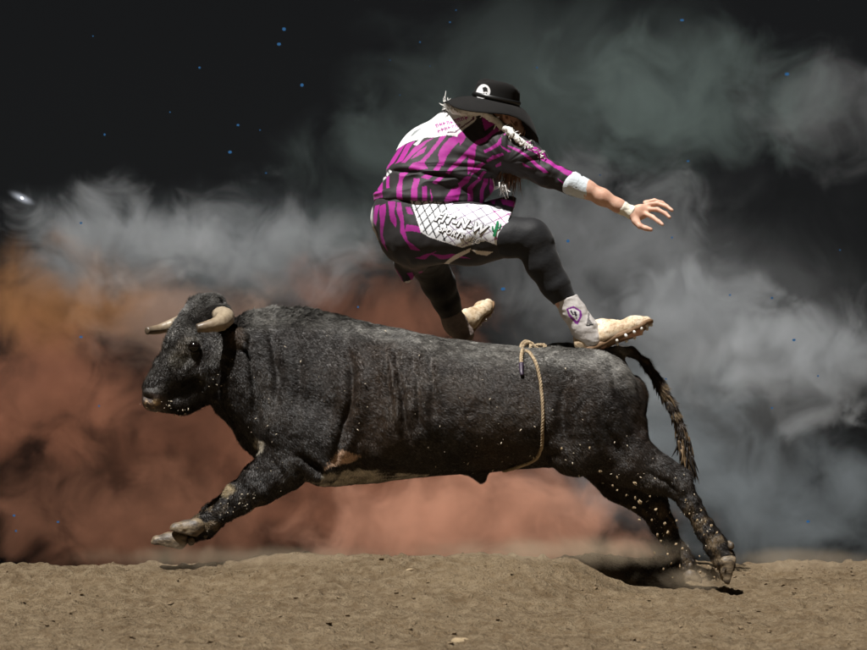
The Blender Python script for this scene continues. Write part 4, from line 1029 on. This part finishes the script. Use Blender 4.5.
# shoes -------------------------------------------------------------
t = NT('shoe_leather'); co = t.obj(); g = t.noise(co, 16, 5, .6); g2 = t.noise(co, 75, 4, .65)
c = t.ramp(g, [(.28, (.30, .19, .10)), (.45, (.58, .45, .30)), (.62, (.70, .61, .47))]); c = t.mix(t.ramp(g2, [(.50, (0, 0, 0)), (.66, (.8, .8, .8))]), c, (.26, .155, .075))
LEATHER = t.principled(c, .55, .35, t.bump(g2, .35, .004))
SOLE = simple_mat('shoe_sole', (.20, .12, .065), .6, .3, 50, .5, .5); STUD = simple_mat('shoe_stud', (.74, .72, .68), .4, .4, 60, .2, .1); LACE = simple_mat('shoe_lace', (.62, .52, .40), .8, .2, 80, .3, .2)
def shoe(heel, toe, up, label=None):
    """boot with studs; heel and toe are the ends of the sole, up the direction of its upper"""
    heel, toe = Vector(heel), Vector(toe); X = (toe - heel); L = X.length; X.normalize(); U = Vector(up); U = (U - X * U.dot(X)).normalized(); S = U.cross(X)
    Mx = Matrix(((X.x, S.x, U.x, heel.x), (X.y, S.y, U.y, heel.y), (X.z, S.z, U.z, heel.z), (0, 0, 0, 1))); k = L / .31
    A = np.array(Mx)[:3, :3] * k; B = np.array(heel)
    tr = lambda v: v @ A.T + B
    f = Field((-.04, -.07, -.02), (.35, .07, .17), .0032)
    f.rc((.045, 0, .045), (.12, 0, .042), .040, .040, .02, .85); f.rc((.12, 0, .042), (.235, 0, .030), .040, .034, .03, 1.12); f.rc((.235, 0, .030), (.283, .004, .026), .034, .023, .03, 1.25)
    f.rc((.035, 0, .05), (.050, 0, .092), .034, .036, .03, .9); f.rc((.06, 0, .085), (.15, 0, .065), .034, .026, .03, .85); f.rc((.10, 0, .088), (.125, 0, .085), .018, .020, .02, .9)
    f.rc((.055, 0, .085), (.065, 0, .16), .030, .034, .01, .9, 'sub')
    f.plane((0, 0, .013), (0, 0, -1))
    v, q = f.mesh(); v = relax(v, q, 1, .5); v = v + .0012 * fbm(v, 40, 2, 6)[:, None]
    up_o = mpart('shoe', mesh_np('shoe', tr(v), q), LEATHER)
    if label: up_o['label'] = label
    def sub(name, v, q, mat):
        o = mpart(name, mesh_np(name, tr(v), q), mat, up_o)
        o.matrix_parent_inverse = MINV                                             # the shoe's own matrix is plain
        o.matrix_parent_inverse = Matrix.Identity(4)
        return o
    # sole: outline swept up 13 mm
    n = 60; a = np.linspace(0, 2 * math.pi, n, endpoint=False); cx = .5 - .5 * np.cos(a)
    xs_ = cx * .312 - .004; w = np.interp(cx, [0, .05, .15, .35, .55, .75, .9, .97, 1], [.002, .024, .035, .032, .038, .046, .038, .024, .002]); ys_ = np.sign(np.sin(a)) * w
    rs = []
    for z, g_ in ((-.002, .90), (.003, 1.0), (.013, 1.02), (.017, .98)): rs.append(np.stack([(xs_ - .15) * g_ + .15, ys_ * g_, np.full(n, z) + .012 * sstep(.22, .31, xs_) - .004 * np.exp(-((xs_ - .15) / .05) ** 2) * -1], 1))
    v = np.concatenate([np.concatenate([rs[0].mean(0, keepdims=True)] * n)] + rs + [np.concatenate([rs[-1].mean(0, keepdims=True)] * n)]); m = len(rs) + 2
    i = np.arange(m - 1)[:, None] * n; j = np.arange(n)[None]; j2 = (j + 1) % n
    sub('sole', v, np.stack([i + j, i + j2, i + n + j2, i + n + j], -1).reshape(-1, 4), SOLE)
    for sx, sy in ((.018, .020), (.018, -.020), (.052, .024), (.052, -.024), (.150, .026), (.150, -.026), (.188, .034), (.188, -.034), (.222, .038), (.222, -.038), (.252, .034), (.252, -.034), (.278, .022), (.278, -.022), (.296, .0)):
        z0 = .002 + .012 * float(sstep(.22, .31, np.array([sx]))[0])
        rr = .0085 if sx < .1 else .0062
        v, q = tube([(sx, sy, z0 + .004), (sx, sy, z0 - .006), (sx + .001, sy, z0 - .010)], np.array([rr * 1.15, rr, rr * .75]), 10)
        sub('stud', v, q, STUD)
    for kx in range(6):                                                            # laces across the tongue
        x = .095 + kx * .018; zz = .107 - kx * .0068
        pts = [(x - .004, -.030, zz - .022), (x, -.017, zz - .003), (x + .003, 0, zz + .003), (x + .006, .017, zz - .003), (x + .004, .030, zz - .022)]
        v, q = tube(spline(pts, 14), np.full(14, .0030), 6); sub('lace', v, q, LACE)
    return up_o
shoe(P(580.5, 357, -.095), P(655.5, 325.5, -.095), (-.37, .26, .92), 'cream studded shoe planted on the rump of the bull')
shoe(P(460, 343, .61), P(493.5, 304.5, .77), (-.42, -.50, .60), 'cream studded shoe lifted behind the back of the bull')

# hat ---------------------------------------------------------------
t = NT('hat_felt'); co = t.obj(); FELT = t.principled(t.mix(t.noise(co, 20, 4), (.007, .007, .007), (.014, .013, .0125)), .85, .15, t.bump(t.noise(co, 300, 3), .25, .003), Sheen_Weight=.03)
BAND = simple_mat('hat_band', (.012, .012, .012), .35, .5)
hf = Vector((.92, .35, -.14)).normalized(); hu = Vector((.16, -.20, .97)); hu = (hu - hf * hu.dot(hf)).normalized(); hs_ = hf.cross(hu)       # front, up, wearer's right
HC = np.array(P(496, 101, -.005)); HA = np.stack([np.array(hf), np.array(hs_), np.array(hu)], 1)
hat_tr = lambda v: np.asarray(v) @ HA.T + HC
# crown
n = 64; a = np.linspace(0, 2 * math.pi, n, endpoint=False); rings = []
for z, s_ in ((-.01, 1.03), (.0, 1.03), (.02, 1.0), (.05, .965), (.066, .93), (.076, .87), (.083, .76), (.084, .60), (.080, .42), (.077, .22), (.076, .01)):
    x = .100 * s_ * np.cos(a); y = .083 * s_ * np.sin(a)
    pinch = .010 * np.exp(-((a - .65) / .35) ** 2) + .010 * np.exp(-((a - 2 * math.pi + .65) / .35) ** 2)
    rr = 1 - pinch / .09 * np.clip(z / .06, 0, 1) * (s_ > .5)
    zz = z - .020 * np.exp(-(y / .03) ** 2) * np.clip((z - .05) / .025, 0, 1) * (s_ < .88) - .010 * np.clip(x / .1, 0, 1) * np.clip(z / .1, 0, 1)
    rings.append(np.stack([x * rr, y * rr, zz], 1))
def loft(rings):
    m, n = len(rings), len(rings[0]); i = np.arange(m - 1)[:, None] * n; j = np.arange(n)[None]; j2 = (j + 1) % n
    return np.concatenate(rings), np.stack([i + j, i + j2, i + n + j2, i + n + j], -1).reshape(-1, 4)
cv_, cq = loft(rings)
hat = mpart('hat', mesh_np('hat', hat_tr(cv_), cq), FELT)
hat_bvh = BVHTree.FromPolygons([tuple(p) for p in hat_tr(cv_)], cq.tolist())
rings = []
def brim_z(x, y, rr): return -.125 * np.clip(x / .2, 0, 1) ** 2.0 - .045 * np.clip(-x / .2, 0, 1) ** 1.5 - .034 * (np.abs(y) / .16) ** 1.6
for s_, off in ((.0, 0), (.25, 0), (.5, 0), (.75, 0), (.93, 0), (1.0, -.001), (1.0, -.005), (.93, -.006), (.6, -.006), (.3, -.006), (.0, -.006)):
    e_ = 1 - .22 * s_; x = (.098 + (.212 - .098) * s_) * np.sign(np.cos(a)) * np.abs(np.cos(a)) ** e_; y = (.081 + (.172 - .081) * s_) * np.sign(np.sin(a)) * np.abs(np.sin(a)) ** e_
    rings.append(np.stack([x, y, brim_z(x, y, 1.0) * s_ ** 1.1 + off], 1))
bv_, bq_ = loft(rings); o = mpart('brim', mesh_np('brim', hat_tr(bv_), bq_), FELT, hat); 
rings = [np.stack([r * .1035 * np.cos(a), r * .0862 * np.sin(a), np.full(n, z)], 1) for z, r in ((.003, .99), (.004, 1.03), (.019, 1.01), (.020, .96))]
v_, q_ = loft(rings); mpart('hat_band', mesh_np('hat_band', hat_tr(v_), q_), BAND, hat)
def lay_toward(me, bvh, target, lift, out):
    """place flat shapes on a curved surface: out is the direction it faces"""
    out = Vector(out).normalized(); rt = Vector((0, 0, 1)).cross(out).normalized(); upv = out.cross(rt)
    bm = bmesh.new(); bm.from_mesh(me); bmesh.ops.triangulate(bm, faces=bm.faces[:])
    for _ in range(3):
        bmesh.ops.subdivide_edges(bm, edges=[e for e in bm.edges if e.calc_length() > .008], cuts=1); bmesh.ops.triangulate(bm, faces=bm.faces[:])
    for vv in bm.verts:
        o = Vector(target) + rt * vv.co.x + upv * vv.co.y + out * .3; hit = bvh.ray_cast(o, -out)
        vv.co = hit[0] + out * lift if hit[0] else o - out * .3
    bm.to_mesh(me); bm.free()
    return me
ell_ = [(8.2 * math.cos(k * .2618), 7.2 * math.sin(k * .2618)) for k in range(24)]
hb = P(481.5, 90.5, -.09)
mpart('hat_patch', lay_toward(poly_mesh('hat_patch', [ell_]), hat_bvh, hb, .0025, (-.45, -.85, .25)), INKW, hat)
mpart('hat_patch_mark', lay_toward(poly_mesh('hat_patch_mark', [[(0, -3.5), (3.4, -4.2), (5.4, -2.6), (5.6, .6), (3.6, -.2), (1.2, .4)], [(1.4, 2.0), (2.6, 2.0), (2.6, 3.2), (1.4, 3.2)], [(3.8, 2.0), (5.0, 2.0), (5.0, 3.2), (3.8, 3.2)]]), hat_bvh, hb, .0042, (-.45, -.85, .25)), INKB, hat)

# hair and beard ----------------------------------------------------
t = NT('brown_hair'); at = t.attr('coat'); BRH = t.principled(at.outputs['Color'], .5, .4)
rnd = np.random.default_rng(9); roots = []
for i in range(260):
    p0 = np.array(P(517 + rnd.normal() * 3, 136 + rnd.normal() * 3, .0 + rnd.normal() * .03)); d = np.array([-.16 + rnd.normal() * .06, -.1 + rnd.normal() * .08, -1.0])
    roots.append((p0, d, .12 + .045 * rnd.random(), .0022 + .001 * rnd.random()))
for i in range(120):
    p0 = np.array(P(503 + rnd.normal() * 4, 121 + rnd.normal() * 2.5, -.055 + rnd.normal() * .012)); roots.append((p0, np.array([.3, -.2, -.6]) + rnd.normal(size=3) * .3, .018 + .012 * rnd.random(), .0014))
def hair_part(name, me, mat): return mpart(name, me, mat)
tag(locks('beard', roots, lambda r: np.array([.13, .062, .032]) * r.uniform(.4, 1.6), rnd, hair_part, BRH), kind='stuff')

# white frayed scarf round the neck ---------------------------------
FRAY = simple_mat('scarf_cloth', (.80, .79, .76), .85, .15, 120, .5, .05)
sp_ = spline([P(447, 106.5, .0), P(455, 110.5, -.05), P(468, 112.5, -.085), P(482, 112.3, -.095), P(494, 119.5, -.11), P(507, 130, -.135), P(519, 140, -.145), P(531, 149, -.14), P(544, 157, -.135)], 90)
rad = np.interp(np.linspace(0, 1, 90), [0, .1, .5, .8, 1], [.011, .016, .015, .013, .003]) * (1 + .22 * vnoise(sp_, 40, 8))
v, q = tube(sp_, rad, 10); v = v + .004 * fbm(v, 70, 2, 3)[:, None] * np.array([1, 1, 1])
scarf = mpart('scarf', mesh_np('scarf', v, q), FRAY)
far = spline([P(447, 106.5, .0), P(452, 108, .08), P(470, 112, .14), P(490, 118, .13), P(508, 130, .08)], 40); v, q = tube(far, np.full(40, .012), 8)
mpart('scarf_back', mesh_np('scarf_back', v, q), FRAY, scarf)
parts = []; rnd = np.random.default_rng(4)
for i in range(330):
    k = rnd.integers(0, 88) if i > 60 else rnd.integers(0, 14); p0 = sp_[k] + rnd.normal(size=3) * .006
    d = rnd.normal(size=3); d[2] = abs(d[2]) * .6 + .1 if k < 20 else d[2] * .8; d[0] -= .5 if k < 16 else 0; d /= np.linalg.norm(d)
    L = (.018 + .020 * rnd.random()) if k < 16 else (.012 + .011 * rnd.random()); s = np.linspace(0, 1, 5)[:, None]
    parts.append(tube(p0 + d * L * s + rnd.normal(size=3) * L * .4 * s ** 2, np.array([.0026, .0026, .0024, .002, .0008]), 5))
for i in range(34):                                                                # a frayed end hanging under the chin
    p0 = np.array(P(503 + rnd.normal() * 2.6, 184 + rnd.normal() * 3, -.06 + rnd.normal() * .015)); d = np.array([rnd.normal() * .4, 0, -1.0]); s = np.linspace(0, 1, 5)[:, None]
    parts.append(tube(p0 + d * .022 * s + rnd.normal(size=3) * .01 * s ** 2, np.array([.0024, .0024, .002, .0018, .0008]), 5))
v, q = join_np(parts); tag(mpart('scarf_fringe', mesh_np('scarf_fringe', v, q), FRAY, scarf), kind='stuff')
# ------------------------------------------------------------------ flank rope tied round the bull
t = NT('rope_fibre'); co = t.obj(); g = t.noise(co, 90, 4); ROPE = t.principled(t.ramp(g, [(.3, (.20, .14, .085)), (.55, (.40, .31, .20)), (.75, (.50, .41, .28))]), .85, .2, t.bump(g, .5, .004))
rope = empty('flank_rope', P(530, 350, 0)); tag(rope, 'tan twisted rope knotted round the flanks of the bull', 'rope')
RINV = Matrix.Translation(-rope.location)
def rpart(name, v, q, mat=ROPE):
    o = link(name, mesh_np(name, v, q), mat, rope); o.matrix_parent_inverse = RINV
    return o
def on_bull(px, py, side=-1, lift=.006):
    o = P(px, py, -.25); o.y = -2.0 if side < 0 else 2.0
    hit = bull_bvh.ray_cast(o, Vector((0, 1 if side < 0 else -1, 0)))
    return np.array(hit[0] + hit[1] * lift) if hit[0] else np.array(P(px, py, 0))
def twisted(path, r, turns_per_m=26, strands=3):
    path = np.array(path); d = np.concatenate([[0], np.cumsum(np.linalg.norm(np.diff(path, axis=0), axis=1))]); n = max(30, int(d[-1] / .004))
    s = np.linspace(0, d[-1], n); p = np.stack([np.interp(s, d, path[:, k]) for k in range(3)], 1)
    T = np.gradient(p, axis=0); T /= np.linalg.norm(T, axis=1)[:, None]; u = np.cross(T, [.3, .9, .2]); u /= np.linalg.norm(u, axis=1)[:, None]; w = np.cross(T, u)
    out = []
    for k in range(strands):
        a = s * turns_per_m * 2 * math.pi / 1.0 + k * 2 * math.pi / strands
        out.append(tube(p + (u * np.cos(a)[:, None] + w * np.sin(a)[:, None]) * r * .52, np.full(n, r * .56), 6))
    return join_np(out)
key = [(527, 351), (531, 353.5), (536, 363), (539.5, 378), (541.5, 395), (542.3, 415), (542, 435), (541.3, 448), (538, 456.5), (531, 461.5), (523, 464.5)]
pts = [on_bull(x, y) for x, y in spline(key, 50)]
low = [np.array(P(514, 468.5, -.13)), np.array(P(506, 470.5, -.04)), np.array(P(504, 470.5, .05)), np.array(P(512, 468.5, .14))]
farp = [on_bull(x, y, 1) for x, y in spline([(523, 462), (535, 450), (540, 430), (541, 400), (538, 375), (531, 357)], 24)]
v, q = twisted(spline(pts + low + farp + [np.array(P(527, 347.5, .02))], 260), .0072)
rpart('rope_loop', v, q)
# knot: loops wound through each other, loose end with dark tape
kn = [(521, 349, -.05), (526, 343.5, -.03), (531, 346, -.06), (527, 352, -.085), (521, 347, -.07), (525, 341.5, -.045), (532, 344.5, -.02), (529, 350.5, -.07), (522, 351, -.08), (524, 345, -.06), (530, 342.5, -.05), (537, 348.5, -.05), (543, 349, -.04), (545, 345.5, -.03), (539, 345, -.02), (531, 347, -.03)]
v, q = twisted(spline([P(*k) for k in kn], 160), .0076); rpart('knot', v, q)
e0 = [on_bull(523.5, 352, -1, .016), on_bull(522.5, 358, -1, .012), on_bull(522, 366, -1, .009)]
v, q = twisted(spline(e0, 20), .0078); rpart('rope_end', v, q)
e1 = [on_bull(522, 365, -1, .010), on_bull(521.5, 371, -1, .010), on_bull(521.8, 377, -1, .009)]
v, q = tube(spline(e1, 12), np.full(12, .0095) * np.linspace(1.1, .8, 12), 8); rpart('tape', v, q, simple_mat('dark_tape', (.05, .035, .06), .4, .4, 60, .3, .5))

# ------------------------------------------------------------------ dirt
CLOD = simple_mat('clod_dirt', (.15, .11, .068), .95, .1, 60, .3, .35)
PALE = simple_mat('clod_pale', (.38, .29, .18), .95, .1, 60, .5, .4)
def lump(seed, sub=2, amp=.28):
    bm = bmesh.new(); bmesh.ops.create_icosphere(bm, subdivisions=sub, radius=1.0)
    v = np.array([tuple(x.co) for x in bm.verts]); v = v * (1 + amp * fbm(v + seed * 5, 1.6, 2, seed))[:, None] * np.array([1, .85, .72])
    for x, c in zip(bm.verts, v): x.co = c
    me = bpy.data.meshes.new('lump'); bm.to_mesh(me); bm.free()
    return me
lumps = [lump(k, 2, .5) for k in range(5)]; lumps_pale = [m.copy() for m in lumps]
for m in lumps: m.materials.append(CLOD)
for m in lumps_pale: m.materials.append(PALE)
rnd = np.random.default_rng(21)
def flung(px, py, dy, r, pale=True, label='small tan dirt clod flung up around the hind legs', group='clods flying round the hind legs'):
    k = rnd.integers(0, 5); o = bpy.data.objects.new('dirt_clod', (lumps_pale if pale else lumps)[k]); COL.objects.link(o)
    o.location = P(px, py, dy); o.scale = (r * rnd.uniform(.8, 1.3), r, r * rnd.uniform(.7, 1.1)); o.rotation_euler = tuple(rnd.uniform(0, 6, 3))
    return tag(o, label, 'dirt clod', group)
flung(635, 483.5, -.42, .0088, label='round tan dirt clod in the air below the thigh', group='two large clods below the thigh'); flung(640, 502, -.42, .0115, label='round tan dirt clod in the air below the thigh', group='two large clods below the thigh')
for px, py in ((612, 487), (617, 491), (626, 496), (635, 497), (634, 508), (618, 478), (650, 497), (656, 510), (664, 523), (668, 533), (662, 541), (675, 545), (682, 548), (668, 556), (671, 563), (676, 521), (690, 513), (697, 520), (705, 522), (711, 527), (703, 511), (686, 500), (657, 535), (600, 472), (590, 449), (562, 449), (652, 520), (640, 519), (704, 535), (716, 533), (680, 566), (699, 556), (662, 570), (672, 577), (708, 566), (655, 553), (714, 578), (700, 572)):
    flung(px + rnd.normal() * .8, py + rnd.normal() * .8, rnd.uniform(-.42, -.30), rnd.uniform(.0035, .0068))

# flecks of dried mud caught in the coat
parts = []; base_v = np.array([tuple(x.co) for x in lump(9, 1).vertices]); base_f = np.array([tuple(p.vertices) for p in lump(9, 1).polygons])
spots = []
for cx, cy_, sx, sy, n in ((250, 410, 26, 26, 16), (430, 420, 80, 36, 30), (235, 505, 16, 10, 36), (265, 480, 20, 14, 10), (640, 480, 40, 30, 36), (700, 520, 14, 22, 40), (560, 430, 60, 40, 18), (330, 380, 50, 40, 10), (660, 530, 12, 24, 34), (190, 540, 10, 8, 8), (160, 405, 10, 4, 16), (180, 411, 5, 2, 8), (219, 384, 6, 6, 6), (500, 460, 40, 8, 26)):
    for _ in range(n):
        x, y = cx + rnd.normal() * sx, cy_ + rnd.normal() * sy
        o = P(x, y, -.25); o.y = -2; hit = bull_bvh.ray_cast(o, Vector((0, 1, 0)))
        if hit[0] is None: continue
        r = .0013 + .0032 * rnd.random() ** 2 * (1.25 if cx < 200 else 1); th = rnd.uniform(0, 6.28); c_, s_ = math.cos(th), math.sin(th)
        parts.append(((base_v * np.array([rnd.uniform(.9, 1.6), 1, .8]) * r) @ np.array([[c_, 0, s_], [0, 1, 0], [-s_, 0, c_]]) + np.array(hit[0] + hit[1] * .009), base_f))
v, f_ = join_np(parts); tag(bpart('mud_flecks', mesh_np('mud_flecks', v, f_), simple_mat('fleck', (.55, .48, .37), .8, .2, 80, .4, .3)), kind='stuff')

# loose crumbs of dirt over the ground
NC = 3000
cx = rnd.uniform(-2.9, 2.9, NC); cyy = np.where(rnd.random(NC) < .8, rnd.uniform(-3.0, .5, NC), rnd.normal(.34, .1, NC))
cr = .003 + .009 * rnd.random(NC) ** 3.5; cz_ = ground_h(cx, cyy) + cr * .25
rot = rnd.uniform(0, 6.28, NC); sq = rnd.uniform(.5, .9, NC)
bv0 = np.array([tuple(x.co) for x in lump(4, 1, .35).vertices]); bf0 = np.array([tuple(p.vertices) for p in lump(4, 1, .35).polygons])
jit = 1 + .25 * rnd.normal(size=(NC, len(bv0), 1))
vv = bv0[None] * jit * cr[:, None, None]; vv[:, :, 2] *= sq[:, None]
xr = vv[:, :, 0] * np.cos(rot)[:, None] - vv[:, :, 1] * np.sin(rot)[:, None]; yr = vv[:, :, 0] * np.sin(rot)[:, None] + vv[:, :, 1] * np.cos(rot)[:, None]
vv = np.stack([xr + cx[:, None], yr + cyy[:, None], vv[:, :, 2] + cz_[:, None]], -1).reshape(-1, 3)
ff = (bf0[None] + (np.arange(NC) * len(bv0))[:, None, None]).reshape(-1, 3)
tag(link('dirt_crumbs', mesh_np('dirt_crumbs', vv, ff, smooth=False), CLOD), kind='stuff')
def stone(px, py, r, label, mat=PALE):
    # walk down the view of this spot until it meets the dirt
    for dy in np.arange(-3.2, 1.0, .02):
        p = P(px, py, dy)
        if p.z <= ground_h(np.array([p.x]), np.array([p.y]))[0]: break
    o = bpy.data.objects.new('stone', lump(int(px) % 7, 3, .18)); COL.objects.link(o); o.data.materials.append(mat)
    for pl in o.data.polygons: pl.use_smooth = True
    o.location = (p.x, p.y, p.z + r * .25); o.scale = (r * 1.4, r, r * .8); return tag(o, label, 'stone')
stone(460, 643, .020, 'pale flat stone lying in the dirt below the belly')
stone(410, 571, .012, 'small pale pebble on the dirt crest under the belly')

# ------------------------------------------------------------------ blue sparks drifting in the smoke, one bright star
t = NT('blue_light'); em = t.n.new('ShaderNodeEmission'); em.inputs['Color'].default_value = (.10, .34, .75, 1); em.inputs['Strength'].default_value = .20; t.l.new(em.outputs[0], t.out.inputs['Surface']); SPARK = t.m
spark_me = ico('blue_spark', 2); spark_me.materials.append(SPARK)
for px, py, r in ((284, 29, 1.7), (279, 44, 1.6), (199.5, 67.5, 1), (302, 85, 1.6), (238, 125, 1.2), (104.6, 134.5, 1.1), (230, 152, 1.7), (420, 42, 1), (93, 36, .6), (266, 173, .8), (81, 223, 1.1), (358, 307, 1), (682, 20, 1.5), (537, 67.5, 1), (787, 74, 2.0), (688, 161, 1.1), (672, 237.5, 1.1), (568, 241, 1.6), (730, 295, 1), (772, 298, 1.2), (503, 289, 1.7), (794, 340, 1.4), (772, 408, 1.1), (808, 521.6, 1.6), (666, 379, 1), (818, 376, 1), (14, 515.6, 1.1), (16, 531, 1.1), (58, 522, 1.1), (81, 337, 1.3), (99, 406, 1), (170, 112, .6), (260, 130, .6), (400, 95, .6), (390, 60, .6), (840, 250, .7), (600, 175, .7), (456, 10, .7), (450, 22, .8), (430, 66, .6)):
    dy = rnd.uniform(2.0, 2.6); o = bpy.data.objects.new('blue_spark', spark_me); COL.objects.link(o); o.location = P(px, py, dy)
    s = r * .0050; o.scale = (s * rnd.uniform(.9, 1.5), s, s * rnd.uniform(.8, 1.1))
    tag(o, 'tiny blue point of light floating in the dark smoke', 'spark', 'blue points of light in the smoke')
star = empty('star', P(22, 198, 2.2)); tag(star, 'bright white star glinting above the smoke bank', 'star')
t = NT('star_core'); em = t.n.new('ShaderNodeEmission'); em.inputs['Strength'].default_value = 2.0; t.l.new(em.outputs[0], t.out.inputs['Surface'])
me = ico('core', 2); me.materials.append(t.m); o = link('core', me, None, star); o.scale = (.0085, .006, .0055); o.rotation_euler = (0, .4, 0)
t = NT('star_glow'); ln = t.n.new('ShaderNodeVectorMath'); ln.operation = 'LENGTH'; t.l.new(t.obj(), ln.inputs[0])
fl = t.math('POWER', t.math('SUBTRACT', 1.0, ln.outputs['Value'], clamp=True), 3.0); pv = t.n.new('ShaderNodeVolumePrincipled'); pv.inputs['Density'].default_value = 0.0
pv.inputs['Emission Color'].default_value = (.85, .9, 1, 1); t.l.new(t.math('MULTIPLY', fl, 16.0), pv.inputs['Emission Strength']); t.l.new(pv.outputs[0], t.out.inputs['Volume'])
me = ico('halo', 3); me.materials.append(t.m); o = link('halo', me, None, star); o.scale = (.105, .05, .036); o.rotation_euler = (0, .45, 0)
